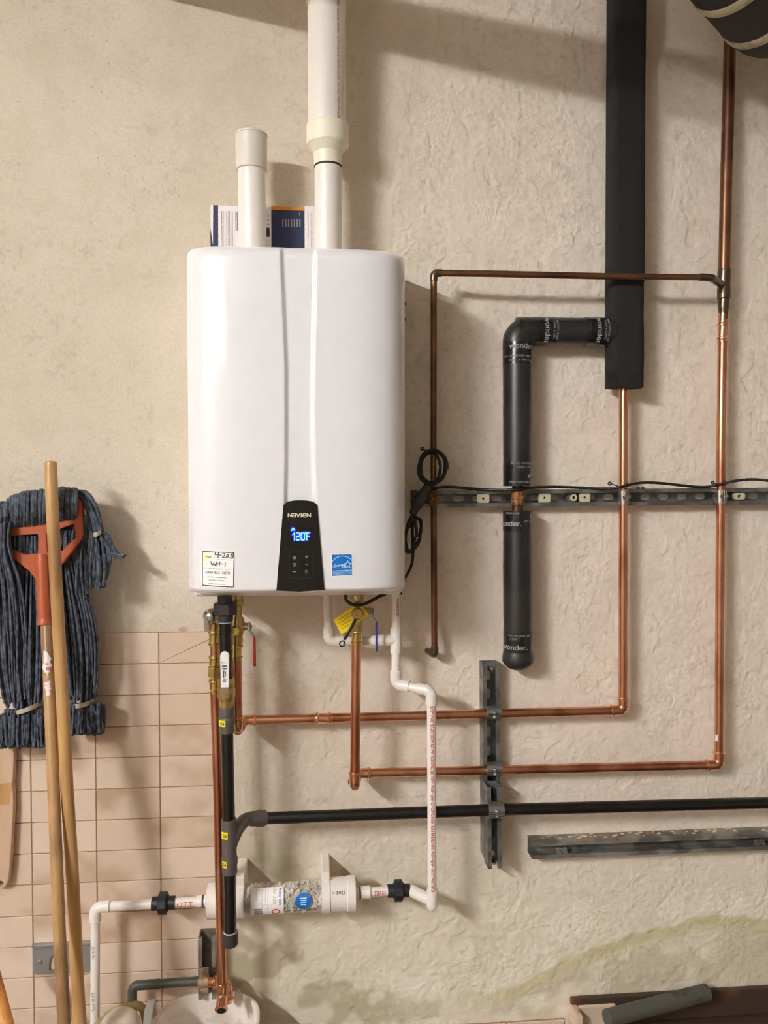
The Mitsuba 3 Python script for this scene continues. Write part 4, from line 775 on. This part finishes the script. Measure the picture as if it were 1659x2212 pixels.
def clamp(px, r, m, label, cx=None, vertical=True, y=None, D=WD, group=None, wpx=18):
    """Two-piece pipe clamp on the strut."""
    k = thing('pipe_clamp', label, 'pipe clamp', group)
    p = at(px, y if y else 1074, D) if vertical else at(px, y, D)
    ax = np.array([0, 0, 1.0]) if vertical else np.array([1.0, 0, 0]); sd = np.array([1.0, 0, 0]) if vertical else np.array([0, 0, -1.0])
    if vertical: p[2] = sline(px)[2]
    TH = .0024 if vertical else .006
    h = .0165 if vertical else .0185
    for sgn, nm in ((1, 'right_half'), (-1, 'left_half')):
        th = np.linspace(-math.pi/2, math.pi/2, 13); ring = [sgn*math.cos(t)*(r+TH)*sd+math.sin(t)*(r+TH)*np.array([0, 1.0, 0]) for t in th]
        inner = [v*(r+.0002)/(r+TH) for v in ring]
        # ring strip as a bent band plus a flange at the front
        pts = ring; n = len(pts); v, f = [], []
        for t in (-h, h):
            for q in pts: v.append(p+q+ax*t)
            for q in inner: v.append(p+q+ax*t)
        for i in range(n-1):
            a, b, c, d = i, i+1, 2*n+i+1, 2*n+i; f += [[a, b, c], [a, c, d]]
            a, b, c, d = n+i, n+i+1, 3*n+i+1, 3*n+i; f += [[a, c, b], [a, d, c]]
            f += [[i, n+i, i+1], [i+1, n+i, n+i+1], [2*n+i, 2*n+i+1, 3*n+i], [2*n+i+1, 3*n+i+1, 3*n+i]]
        band_ = mesh_of(v, f)
        fo = p+np.array([0, -1, 0])*(r+.006)+sgn*sd*.0022
        axm = np.array([sd, [0, 1.0, 0], ax])
        fl = cbox(fo, [.0022, .012, 2*h*.96], .0006, axm)
        bl = cbox(p+np.array([0, 1, 0])*(r+.006)+sgn*sd*(.004), [.004, .014, 2*h*.7], .0006, axm)
        part(k, 'strap_half', cat(band_, fl, bl), m)
    b0 = p+np.array([0, -1, 0])*(r+.0075)
    part(k, 'bolt', cat(hexnut(b0+sd*.0035, b0+sd*.0085, .0058), cyl(b0-sd*.008, b0+sd*.004, .0028), hexnut(b0-sd*.0035, b0-sd*.0075, .0055)), m)
    return k
clamp(1347, RC, 'chrome', 'bright steel clamp holding the copper hot water pipe to the horizontal strut'); clamp(1556.5, RC, 'chrome', 'bright steel clamp holding the copper cold water pipe to the horizontal strut')
clamp(936.5, RB, 'rust', 'rusty clamp holding the thin brown pipe to the horizontal strut'); clamp(1118, .0135, 'rust', 'rusty clamp between the two taped pipe lengths on the horizontal strut', D=TD)
sv = thing('strut_channel', 'upright galvanised strut channel behind the horizontal copper pipes', 'strut channel')
a, b = at(1061, 1434, .041), at(1063, 1853, .041); 
part(sv, 'channel', strut(xz(b), xz(a), .0006, slot0=.016), 'galvanised', 25)
sv2 = thing('strut_channel', 'short galvanised strut channel stacked on the upright one, carrying the gas pipe', 'strut channel')
a2, b2_ = at(1067, 1700, .082), at(1069, 1876, .082); part(sv2, 'channel', strut(xz(b2_), xz(a2), .0422, w=.034), 'galvanised', 25)
for y in (1440, 1865):
    p = at(1063 if y < 1500 else 1068, y+8 if y < 1500 else y, .02 if y < 1500 else .06); part(sv if y < 1500 else sv2, 'screw', lathe(p+[0, .012, 0], p, [(0, .006), (.6, .006), (1, .003)], 14), 'chrome')
def hclamp(x, y, D, r, lab, m='galvanised'): clamp(x, r, m, lab, vertical=False, y=y, D=D)
hclamp(1065, 1539, WD, RC, 'steel clamp holding the upper horizontal copper pipe to the upright strut', 'steel_grey'); hclamp(1066, 1661, WD, RC, 'steel clamp holding the lower horizontal copper pipe to the upright strut', 'steel_grey')
hclamp(1070, 1749.5, HD, RG, 'steel clamp holding the black gas pipe to the short strut', 'steel_grey')
sl = thing('strut_channel', 'old stained strut channel on the wall below the black gas pipe', 'strut channel')
a, b = at(1149, 1838, .041), at(1659, 1818, .041)
part(sl, 'channel', strut(xz(a), xz(a+(b-a)*1.5), .0006, False), 'galvanised_old', 25)
for x, y in ((1213, 1838), (1640, 1820)):
    p = at(x, y, .03); part(sl, 'channel_nut', cat(cbox(p, [.028, .008, .018], .002), hexnut(p+[.008, 0, 0], p+[.008, -.008, 0], .006), hexnut(p+[-.008, 0, 0], p+[-.008, -.008, 0], .006)), 'galvanised_old')
crumbs = []
for _ in range(70):
    p = at(rng.uniform(1160, 1655), 1800, .0); t = rng.uniform(0, 1); zz = (a+(b-a)*((p[0]-a[0])/(b[0]-a[0])))[2]+.0215
    s = trimesh.creation.icosphere(subdivisions=0, radius=rng.uniform(.0012, .0045)); crumbs.append(mesh_of(np.array(s.vertices)*[1.5, 1, .6]+[p[0], -rng.uniform(.004, .03), zz], s.faces))
cr = thing('plaster_crumbs', 'loose plaster crumbs lying on the old strut under the gas pipe', 'rubble', mesh=cat(*crumbs), mat='plaster_raw'); labels[cr]['kind'] = 'stuff'
ss = thing('strut_channel', 'short upright strut channel low on the tiles behind the relief pipe', 'strut channel')
a, b = at(446.5, 2026, .049), at(447, 2160, .049)
part(ss, 'channel', strut(xz(b), xz(a), .0075, False), 'galvanised_old', 25)
rcl = thing('pipe_clamp', 'rusty clamp holding the grey pipe to the short low strut', 'pipe clamp')
p = at(440, 2119, .062); part(rcl, 'strap_half', lathe(p-[.012, 0, 0], p+[.012, 0, 0], [(0, .0125), (0, .0148), (1, .0148), (1, .0125)], 24), 'rust_pale'); q = at(441, 2100, .07)
part(rcl, 'ear', cat(cbox(q, [.022, .004, .024], .001), cbox(at(441, 2141, .07), [.02, .004, .014], .001)), 'rust_pale'); part(rcl, 'bolt', cat(hexnut(q, q-[0, .009, 0], .006), cyl(at(436, 2138, .07), at(436, 2150, .07), .003)), 'steel_grey')
gpz = thing('grey_pipe', 'dark grey plastic pipe bending down to the left of the low strut', 'pipe')
z0, z1, z2 = at(424, 2120, .062), at(286, 2129, .062), at(286, 2186, .062)
zr = 20/2*mpp(z1)
part(gpz, 'pipe', sweep([at(436, 2119, .062), z1+(z0-z1)*.2], zr*.92, 22), 'pvc_grey'); part(gpz, 'elbow', cat(sweep(fillet([z1+(z0-z1)*.42, z1, z2], zr*1.3, 10), zr, 24)), 'pvc_grey')
cst = thing('copper_stub', 'short copper elbow joined to the grey pipe behind the relief outlet', 'pipe fitting')
p0, p1, p2_ = at(455, 2119, .062), at(492, 2124, .062), at(490, 2168, .075)
part(cst, 'elbow', press_elbow(p0, p1, p2_, RC*1.05, L=.034), 'copper_bright'); part(cst, 'pipe', cat(cyl(at(440, 2119, .062), p1, RC), cyl(p1, p2_, RC)), 'copper')

# ------------------------------------------------------------------ power cord and cable
cord = thing('power_cord', 'black power cord in two tied coils with a grey plug connection beside the heater', 'power cord')
def loop(cx, cy, rx, ry, d, tilt, n=48, turns=1.0, ph=0, wob=2.0, seed=0):
    out = []
    for t in np.linspace(0, turns*2*np.pi, int(n*turns)):
        x, y = rx*math.cos(t+ph), ry*math.sin(t+ph); c, s = math.cos(tilt), math.sin(tilt)
        out.append(at(cx+c*x-s*y+wob*math.sin(2.3*t+seed), cy+s*x+c*y, d+.004*math.sin(t*.5+seed)))
    return out
CR = .0036
part(cord, 'upper_coil', cat(sweep(loop(932, 1009, 28, 36, .069, .12, seed=1), CR, 10, closed=False), sweep(loop(935.5, 1010, 27, 35, .075, .28, seed=2), CR, 10), sweep(loop(931, 1010, 22, 33, .08, -.02, seed=4), CR, 10), sweep(loop(934, 1008, 30, 37, .086, .2, seed=6), CR, 10)), 'cable_black')
part(cord, 'lower_coil', cat(sweep(loop(891, 1154, 16, 38, .085, .18, seed=1), CR, 10), sweep(loop(893, 1156, 15, 37, .09, .28, seed=3), CR, 10), sweep(loop(887, 1158, 12, 36, .095, .2, seed=5), CR, 10)), 'cable_black')
part(cord, 'tail', sweep(spline([at(893, 1125, .09), at(892, 1180, .085), at(889, 1220, .08), at(881, 1238, .065), at(872, 1252, .045), at(866.5, 1264, .04), at(866, 1284, .04)], 30), CR, 10), 'cable_black')
part(cord, 'plug', cat(lathe(at(925, 1047, .085), at(906, 1082, .088), [(0, .005), (.05, .0085), (.3, .010), (.6, .0125), (.98, .0135), (1, .011)], 16)), 'plug_grey', label='dark grey plug')
part(cord, 'socket', cat(lathe(at(906, 1080, .088), at(890, 1112, .09), [(0, .0135), (.04, .0145), (.35, .0140), (.55, .0105), (.95, .0085), (1, .005)], 16), cbox(at(895, 1066, .086), [.012, .014, .016], .003)), 'plug_grey', label='dark grey socket')
part(cord, 'lead', sweep(spline([at(891, 1110, .09), at(887, 1122, .09), at(884, 1140, .09)], 10), CR, 10), 'cable_black')
part(cord, 'under_lead', sweep(spline([at(747, 1284, CD+.02), at(750, 1299, CD+.026), at(771, 1307, CD+.03), at(798, 1300, CD+.026), at(832, 1284, CD+.01)], 30), CR*1.1, 10), 'cable_black', label='black lead looping under the heater')
def zip_tie(pts, head, label, r=.0013, ring=None):
    k = thing('cable_tie', label, 'cable tie'); part(k, 'strap', sweep(spline(pts, 16), r, 8, flat=1.2), 'cable_black'); h = np.asarray(head); part(k, 'head', cat(sweep([h+.0032*np.array([math.cos(t), 0, math.sin(t)]) for t in np.linspace(0, 2*np.pi, 15)[:-1]], .0017, 8, closed=True)), 'cable_black')
zip_tie([at(913, 970, .078), at(930, 977, .086), at(948, 985, .08)], at(912, 969, .078), 'black cable tie round the upper coil and the thin brown pipe')
cab = thing('cable', 'thin black cable running along the top of the horizontal strut', 'cable')
cpts = [(938, 1056), (963, 1051.7), (1000, 1054), (1052, 1058), (1105, 1058), (1135, 1055), (1197, 1051.7), (1293, 1055), (1337, 1053), (1361, 1047), (1414, 1042.6), (1486, 1050), (1534, 1051), (1573, 1042), (1659, 1038), (1800, 1034)]
part(cab, 'sheath', sweep(spline([at(x, y, .075 if 1320 < x < 1370 or 1540 < x < 1590 or 1085 < x < 1150 else .07 if x < 955 else .0475) for x, y in cpts], 130), CR*.95, 10), 'cable_black')
zip_tie([at(1320, 1045, .07), at(1337, 1051, .072), at(1354, 1056, .07)], at(1317, 1044.5, .07), 'black cable tie where the cable passes the hot water pipe'); zip_tie([at(1542, 1043.5, .07), at(1555, 1047, .072), at(1568, 1048, .07)], at(1539.5, 1042.5, .07), 'black cable tie where the cable passes the cold water pipe')
for x in (1378, 1388): 
    p = at(x, 1054, .03); part(cab, 'clip', cbox(p, [.007, .008, .004], .001), 'cable_black')

# ------------------------------------------------------------------ duct, top right, and the pipe above the frame
duct = thing('duct', 'large black elbow duct with pale joint bands in the top right corner', 'duct')
rd = .10; dc2 = np.array([.981, -.25, 2.513]); du = np.array([-.103, -.07, .023]); dc1 = dc2+du
dpath = fillet([dc2+[1.4, .02, -.02], dc2+[.10, .004, 0], dc2-.25*du, dc2, dc1, dc1+du, dc1+7*du], .05, 4)
part(duct, 'elbow', sweep(dpath, rd, 44), 'duct_black', 20)
for c0, dr_ in ((dc2, unit(du)), (dc1, unit(du)), (dc1+du, unit(du)), (dc2+[.16, .002, 0], np.array([1.0, 0, 0]))): part(duct, 'joint_band', lathe(c0-dr_*.0125, c0+dr_*.0125, [(0, rd*1.0), (.1, rd*1.02), (.45, rd*1.03), (.55, rd*1.03), (.9, rd*1.02), (1, rd*1.0)], 48), 'duct_band', 40, label='pale joint band')
oc = at(330, -56, 0); oh = thing('overhead_pipe', 'pale pipe coming straight out of the wall just above the frame', 'pipe', mesh=cyl(oc+[0, -.001, 0], oc+[0, -1.3, -.045], .05, 30), mat='pvc_dull')

# ------------------------------------------------------------------ mop and broom
mop = thing('mop', 'grey-blue string mop with orange head, standing upside down against the wall', 'mop')
MD = .11
def z4(x, y): return x/3.16, 980+y/3.16
fr = unary_union([Polygon([z4(70, 492), z4(500, 424), z4(518, 440), z4(505, 478), z4(330, 545), z4(80, 560)]),
    Polygon([z4(512, 330), z4(535, 306), z4(556, 320), z4(568, 560), z4(545, 590), z4(520, 566), z4(508, 470)]),
    Polygon([z4(545, 555), z4(568, 575), z4(430, 752), z4(345, 800), z4(250, 862), z4(205, 800), z4(80, 705), z4(72, 650), z4(180, 690), z4(330, 672), z4(420, 668), z4(500, 590)]),
    Polygon([z4(265, 540), z4(322, 540), z4(330, 700), z4(262, 700)])])
g2 = [at(x, y, MD) for x, y in fr.exterior.coords]; holes = [[at(x, y, MD) for x, y in h.coords] for h in fr.interiors]
fpoly = Polygon([(p[0], p[2]) for p in g2], [[(p[0], p[2]) for p in h] for h in holes]).buffer(-.002).buffer(.004).buffer(-.002)
part(mop, 'head_frame', slab(fpoly, MD-.02, MD+.006, .003), 'mop_orange', 40, label='orange plastic mop head')
so0, so1 = at(*z4(288, 690), MD), at(*z4(309, 1168), MD+.02); sr = 47/3.16*mpp(so0)
part(mop, 'socket', lathe(so0, so1, [(0, sr*.9), (.1, sr*1.02), (.4, sr*.98), (.9, sr*.98), (.94, sr*1.02), (.97, sr*1.1), (1, sr*1.08), (1, sr*.8)], 30), 'mop_orange', label='orange handle socket')
for x, y in ((285, 1027), (289, 1100)):
    p = at(*z4(x, y), MD+.012+sr); part(mop, 'rivet', lathe(p+[0, .006, 0], p-[0, .001, 0], [(0, .003), (.6, .003), (1, .0016)], 14), 'chrome')
bd = pxpoly([z4(220, 716), z4(330, 698), z4(328, 738), z4(224, 756)], MD+.02); part(mop, 'badge', slab(bd.difference(bd.buffer(-.0022)), MD+.0, MD+.009), 'mop_badge')
for i in range(6): x = 236+i*16; part(mop, 'badge_bar', slab(pxpoly([z4(x, 720-i*2.2), z4(x+5, 719-i*2.2), z4(x+5, 748-i*2.5), z4(x, 749-i*2.5)], MD+.02), MD, MD+.009), 'mop_badge')
mp = [at(99.8, 1340, MD+.0185), at(110.7, 1580, MD+.08), at(128, 2008.6, MD+.185), at(137, 2180, MD+.23)]
mdir = unit(mp[3]-mp[1]); mend = mp[3]+mdir*((mp[3][2]-.012)/-mdir[2]); rm = 25/2*mpp(mp[1])
part(mop, 'handle', sweep([mp[0], mp[1], mp[2], mp[3], mend], rm, 24), 'wood_mop', label='round wooden handle with torn sticker')
def on_pole(px, py, hw, hh, pts, name, m, seed, lab):
    sd = np.random.default_rng(seed); n = 22; g = Polygon([((hw*(1+.35*sd.uniform(-1, 1)))*math.cos(a), hh*(1+.25*sd.uniform(-1, 1))*math.sin(a)) for a in np.linspace(0, 2*np.pi, n)[:-1]]).buffer(0)
    part(mop, name, on_pipe(flat(g if g.geom_type == 'Polygon' else g.geoms[0], .0003), pts[0]+(pts[1]-pts[0])*((py-1335)/245.0), pts[0], rm, False, .1, .0006), m, False, lab)
on_pole(103, 1430, .009, .024, mp, 'torn_sticker', 'sticker_torn', 3, 'torn pinkish sticker'); on_pole(106, 1484, .006, .021, mp, 'torn_sticker', 'sticker_torn', 8, None)
YR = .0028
def bundle(name, ctrl, n, seed, yr=YR, loopend=False, vdep=.014, label=None, mtl='yarn', wig=2.2, fall=None):
    """Strands: ctrl = (centre x, y, half-width px, depth) rows from top to bottom."""
    sd = np.random.default_rng(seed); ms = []; c = np.array(ctrl, float)
    n = int(n*1.55)
    for i in range(n):
        u = -1+2*(i+.5)/n+sd.uniform(-.5, .5)*2/n; w = sd.uniform(-1, 1); ph, fq = sd.uniform(0, 6.28), sd.uniform(.6, 1.6); ln = sd.uniform(.93, 1.0)
        pts = []
        for k, (x, y, hw, d) in enumerate(c):
            yy = c[0][1]+(y-c[0][1])*ln if k == len(c)-1 else y
            dd = MD+(d-MD)*(.62 if d < MD else 1); pts.append(at(x+u*hw+wig*math.sin(ph+k*fq), yy+sd.uniform(-3, 3)*(k > 0), max(dd+w*vdep*.8+.004*math.cos(ph+k*1.3), .008)))
        if loopend:
            e = pts[-1]; k2 = mpp(e); sg_ = sd.choice([-1, 1]); pts += [e+np.array([k2*sg_*2.0, -.003, -.006]), e+np.array([k2*sg_*4.5, -.005, .004]), e+np.array([k2*(sg_*5+sd.uniform(-3, 3)), -.004, .045])]
        ms.append(sweep(spline(pts, 9*len(pts)), yr*sd.uniform(.85, 1.15), 7))
    return part(mop, name, cat(*ms), mtl, 60, label, 'stuff')
# yarn wrapped over the bar
ms = []; sd = np.random.default_rng(5)
for i in range(88):
    t = i/87; x = -40+t*560+sd.uniform(-5, 5); top = np.interp(x, [0, 60, 150, 300, 420, 520, 600], [390, 300, 268, 250, 236, 246, 290])+sd.uniform(-6, 6); bar = np.interp(x, [0, 80, 515], [520, 492, 430]); lean = -14+sd.uniform(-6, 6)
    dd = sd.uniform(-.006, .006)
    ms.append(sweep(spline([at(*z4(x+lean*.2, bar+sd.uniform(8, 20)), MD+.004+dd), at(*z4(x+lean*.1, bar-30), MD+.022+dd), at(*z4(x, (bar+top)/2-10), MD+.034+dd), at(*z4(x-lean*.3, top+25), MD+.022+dd), at(*z4(x-lean*.6, top), MD-.012+dd), at(*z4(x-lean*.8, top+40), MD-.05+dd), at(*z4(x-lean, bar+40), MD-.06+dd)], 34), YR*sd.uniform(.95, 1.2), 7))
part(mop, 'yarn_head', cat(*ms), 'yarn', 60, 'grey-blue yarn gathered over the mop head', 'stuff')
Z = lambda x, y, hw, d: (*z4(x, y), hw/3.16, d)
bundle('yarn_hank', [Z(60, 330, 60, MD-.01), Z(20, 460, 52, MD+.02), Z(10, 640, 60, MD+.025), Z(40, 830, 90, MD+.0), Z(60, 1100, 110, MD-.04), Z(80, 1400, 120, MD-.06)], 26, 11, label='yarn hank falling over the left end of the mop head')
bundle('yarn_hank', [Z(170, 560, 130, MD-.04), Z(160, 900, 150, MD-.06), Z(150, 1250, 165, MD-.07), Z(155, 1560, 150, MD-.075), Z(165, 1750, 128, MD-.08)], 46, 12, label='long left hank of yarn', vdep=.03)
bundle('yarn_fringe', [Z(165, 1745, 125, MD-.075), Z(155, 1840, 140, MD-.065), Z(150, 1985, 160, MD-.06)], 40, 13, loopend=True, vdep=.025, label='looped left fringe of yarn')
bundle('yarn_hank', [Z(470, 520, 60, MD-.05), Z(480, 800, 75, MD-.07), Z(530, 1100, 105, MD-.085), Z(560, 1450, 105, MD-.09), Z(560, 1715, 92, MD-.095)], 38, 14, label='long right hank of yarn', vdep=.028)
bundle('yarn_fringe', [Z(560, 1705, 90, MD-.09), Z(575, 1790, 105, MD-.085), Z(585, 1895, 122, MD-.08)], 34, 15, loopend=True, vdep=.022, label='looped right fringe of yarn')
bundle('yarn_hank', [Z(470, 255, 60, MD-.02), Z(570, 285, 45, MD-.02), Z(625, 380, 40, MD-.02), Z(648, 470, 38, MD-.025), Z(662, 540, 36, MD-.025)], 24, 16, label='side hank of yarn at the right of the head', vdep=.016)
bundle('yarn_fringe', [Z(662, 535, 36, MD-.025), Z(690, 650, 66, MD-.02), Z(685, 760, 70, MD-.02), Z(665, 900, 55, MD-.02)], 20, 17, loopend=True, vdep=.018, label='looped side fringe of yarn')
bundle('yarn_fringe', [Z(690, 545, 25, MD-.02), Z(740, 620, 30, MD-.015), Z(790, 690, 26, MD-.01), Z(845, 705, 16, MD-.01)], 8, 18, vdep=.01, label='stray side strands')
bundle('yarn_hank', [Z(585, 420, 16, MD-.03), Z(570, 600, 20, MD-.035), Z(555, 720, 22, MD-.04), Z(555, 850, 30, MD-.04), Z(565, 990, 36, MD-.04)], 11, 19, label='knotted strands beside the head', vdep=.01)
bundle('yarn_inner', [Z(170, 545, 95, MD-.035), Z(165, 690, 95, MD-.03)], 16, 20, vdep=.008, label='yarn seen through the left opening of the head'); bundle('yarn_inner', [Z(460, 480, 50, MD-.035), Z(450, 620, 50, MD-.03)], 10, 21, vdep=.008, label='yarn seen through the right opening of the head')
def mband(x0, y0, x1, y1, d, sag, lab):
    pts = [at(*z4(x0+(x1-x0)*t, y0+(y1-y0)*t+sag*math.sin(math.pi*t)), MD+(d-MD)*.62+.034*math.sin(math.pi*t)) for t in np.linspace(0, 1, 12)]
    p = np.array(pts); hh = .0052; v = np.concatenate([p-[0, 0, hh], p+[0, 0, hh], p-[0, -.002, hh], p+[0, .002, hh]]); n = len(p); f = []
    for i in range(n-1): f += [[i, i+1, n+i+1], [i, n+i+1, n+i], [2*n+i, 3*n+i+1, 2*n+i+1], [2*n+i, 3*n+i, 3*n+i+1], [n+i, n+i+1, 3*n+i+1], [n+i, 3*n+i+1, 3*n+i], [i, 2*n+i+1, i+1], [i, 2*n+i, 2*n+i+1]]
    part(mop, 'tie_band', mesh_of(v, f), 'band_grey', 60, lab)
mband(40, 1780, 300, 1690, MD-.075, 18, 'pale band across the yarn'); mband(470, 1728, 655, 1680, MD-.09, 14, None); mband(620, 558, 705, 520, MD-.03, 10, None)
knot = trimesh.creation.torus(.011, .0055, 20, 10); kp = at(*z4(555, 705), MD-.025); part(mop, 'knot', mesh_of(np.array(knot.vertices)@np.array([[1, 0, 0], [0, .3, 1], [0, -1, .3]])+kp, knot.faces), 'yarn', True)
broom = thing('broom_pole', 'long varnished wooden pole leaning in front of the mop head', 'pole')
bp = [at(109, 1003, MD+.058), at(125, 1328, MD+.076), at(138.6, 1580, MD+.09), at(146, 1723, MD+.105), at(155, 1866, MD+.12), at(162, 2008.6, MD+.135), at(172, 2200, MD+.155)]
bd_ = unit(bp[-1]-bp[0]); bl_ = unit(bp[-1]-bp[-2]); bend_ = bp[-1]+bl_*((bp[-1][2]-.012)/-bl_[2]); rbm = 26.5/2*mpp(bp[1])
axis = bp[1]-bp[0]; tip = [bp[0]+unit(bp[0]-bp[1])*t for t in (rbm*.55, rbm*.5, rbm*.35)]
part(broom, 'shaft', sweep(np.vstack([tip, spline(bp, 30), [bend_]]), np.concatenate([[rbm*.3, rbm*.7, rbm*.93], np.full(31, rbm)]), 26), 'wood_pole')

# ------------------------------------------------------------------ odds and ends along the floor
pad = thing('wooden_paddle', 'pale pinkish wooden board hanging on the tiles at the left edge', 'board')
pg = pxpoly([(-34, 1600), (30, 1600), (30, 1640), (27, 1692), (29, 1740), (23, 1850), (18, 1902), (11, 1917), (-6, 1919), (-20, 1914), (-30, 1890)], .03).difference(Point(*xz(at(1, 1909, .03))).buffer(.0062))
part(pad, 'board', slab(pg, .012, .03, .002), 'wood_pink', 40); tpz = pxpoly([(-30, 1697), (26, 1690), (20, 1738), (-31, 1742)], .03); part(pad, 'tape_mark', slab(tpz, .0301, .0305), 'wood_pole', False, 'brown tape mark')
ok = thing('slanted_handle', 'orange wooden handle slanting in the bottom left corner', 'handle', mesh=sweep([at(-20, 2095, .16), at(18, 2240, .22), at(18, 2240, .22)+(at(18, 2240, .22)-at(-20, 2095, .16))*((at(18, 2240, .22)[2]-.02)/(at(-20, 2095, .16)[2]-at(18, 2240, .22)[2]))], .017, 20), mat='wood_orange')
pl = thing('wall_plate', 'grey metal plate on the tiles behind the poles', 'plate'); ppx = pxpoly([(70, 2043), (116, 2043), (176, 2038), (197, 2037), (196, 2101), (70, 2106)], .012)
hx = Polygon([xz(at(107, 2078, .012)), xz(at(112, 2066, .012)), xz(at(122, 2066, .012)), xz(at(122, 2096, .012)), xz(at(106, 2096, .012))])
part(pl, 'sheet', slab(ppx.difference(hx), .0075, .0125, .001), 'plate_grey'); p = at(86, 2077, .0125); part(pl, 'stud', lathe(p+[0, .001, 0], p-[0, .003, 0], [(0, .006), (.7, .0055), (1, .004)], 16), 'plate_grey')
part(pl, 'top_rail', span(at(70, 2043, .012)[0], at(197, 2037, .012)[0], -.019, -.0075, at(130, 2042, .012)[2], at(130, 2036, .012)[2], .001), 'plate_grey')
def tub(cx, w0, w1, ztop, zbot, yc, d0, d1, e=3.4, n=48, rnd=.03):
    """Upturned tapered tub: w, d half sizes at top and bottom, rounded shoulder."""
    th = np.arange(n)*2*np.pi/n; c, s = np.cos(th), np.sin(th); v = []; rows = []
    for t in np.linspace(0, np.pi/2, 9): rows.append((ztop-rnd*(1-math.sin(math.pi/2-t)) if False else ztop-rnd*(1-math.cos(t)), 1-(rnd/w0)*(1-math.sin(t))))
    for zz in np.linspace(ztop-rnd, zbot, 6)[1:]: rows.append((zz, 1.0))
    for z, k in rows:
        f = (ztop-z)/(ztop-zbot); w, d = w0+(w1-w0)*f, d0+(d1-d0)*f
        v.append(np.stack([cx+np.sign(c)*np.abs(c)**(2/e)*w*k, yc+np.sign(s)*np.abs(s)**(2/e)*d*k, np.full(n, z)], 1))
    m = len(rows); v = np.concatenate(v); i, j = np.meshgrid(np.arange(m-1), np.arange(n), indexing='ij'); q = np.stack([i*n+j, (i+1)*n+j, (i+1)*n+(j+1) % n, i*n+(j+1) % n], -1).reshape(-1, 4)
    k = len(v); v = np.vstack([v, [[cx, yc, ztop]]]); jj = np.arange(n); return mesh_of(v, np.vstack([q[:, [0, 1, 2]], q[:, [0, 2, 3]], np.stack([jj*0+k, jj, (jj+1) % n], 1)]))
def bin_(cx, cy, hx, hy, ztop, zbot, r, taper, th=.003, n=12):
    def ring(hx, hy, r, z):
        out = []
        for sx, sy, a0 in ((1, 1, 0), (-1, 1, 90), (-1, -1, 180), (1, -1, 270)):
            for a in np.radians(np.linspace(a0, a0+90, n)): out.append([cx+sx*(hx-r)+r*math.cos(a), cy+sy*(hy-r)+r*math.sin(a), z])
        return np.array(out)
    rows = [ring(hx*taper, hy*taper, r*.8, zbot), ring(hx-.002, hy-.002, r, ztop-.025), ring(hx+.006, hy+.006, r+.006, ztop-.022), ring(hx+.007, hy+.007, r+.007, ztop-.002), ring(hx+.005, hy+.005, r+.005, ztop), ring(hx, hy, r, ztop), ring(hx-.003, hy-.003, r, ztop-.004), ring(hx-.008, hy-.008, r, ztop-.05), ring(hx*taper-th, hy*taper-th, r*.8, zbot+th)]
    m, k = len(rows), 4*n; v = np.vstack(rows+[[[cx, cy, zbot]], [[cx, cy, zbot+th]]]); i, j = np.meshgrid(np.arange(m-1), np.arange(k), indexing='ij')
    q = np.stack([i*k+j, i*k+(j+1) % k, (i+1)*k+(j+1) % k, (i+1)*k+j], -1).reshape(-1, 4); jj = np.arange(k)
    return mesh_of(v, np.vstack([q[:, [0, 1, 2]], q[:, [0, 2, 3]], np.stack([jj*0+m*k, (jj+1) % k, jj], 1), np.stack([jj*0+m*k+1, (m-1)*k+jj, (m-1)*k+(jj+1) % k], 1)]))
bk = thing('plastic_bin', 'open white plastic bin with grey dirt inside, under the relief pipe outlet', 'bin')
zb_ = at(460, 2148, .03)[2]; xl_, xr_ = at(341, 2180, .10)[0], at(556, 2180, .10)[0]
part(bk, 'body', bin_((xl_+xr_)/2, -.215, (xr_-xl_)/2, .19, zb_, .002, .085, .86), 'bucket_white', 40)
pl2 = thing('pail', 'pale plastic pail at the lower edge, left of the white bin', 'pail'); pq = at(255, 2190, .22)
part(pl2, 'body', tub(pq[0], .045, .055, pq[2], .0, -.22, .045, .055, 2.2, rnd=.03), 'pail_white', 60)
hs_ = thing('hose', 'tan hose curving over the pale pail', 'hose', mesh=sweep(spline([at(180, 2350, .15), at(190, 2260, .15), at(205, 2222, .15), at(235, 2195, .148), at(270, 2178, .145), at(300, 2172, .14), at(312, 2190, .13), at(314, 2260, .12), at(314, 2370, .115)], 40), .009, 14), mat='hose_tan')
sg = thing('grey_board', 'narrow grey plastic board leaning between the pail and the white bin', 'board', mesh=slab(pxpoly([(280, 2510), (311, 2185), (318, 2165), (334, 2164), (330, 2185), (294, 2510)], .24), .232, .24, .002), mat='slat_grey')
lg = thing('low_ledge', 'rusty brown ledge along the foot of the wall in the bottom right corner', 'ledge')
zl = at(1450, 2134, .0)[2]; xl = at(1226, 2170, 0)[0]
part(lg, 'top', span(xl, 2.3, -.42, -.0005, zl-.10, zl-.075, .003), 'ledge_brown'); part(lg, 'front', span(xl+.01, 2.3, -.41, -.38, 0, zl-.10, .003), 'ledge_grey')
part(lg, 'back_strip', span(xl+.005, xl+.55, -.014, -.0005, zl-.075, zl-.004, .003), 'ledge_brown'); part(lg, 'end_stop', cbox([xl+.012, -.03, zl-.05], [.02, .06, .06], .004), 'plaster_raw')
part(lg, 'plaster_patch', span(xl+.02, xl+.12, -.022, -.012, zl-.075, zl-.02, .004), 'plaster_raw')
gb = thing('grey_bar', 'dark grey round bar lying on the rusty ledge', 'bar'); q0, q1 = at(1310, 2200, .12), at(1527, 2143, .05)
part(gb, 'rod', cyl(q0, q1, 17*mpp(q1), 24), 'ledge_grey')
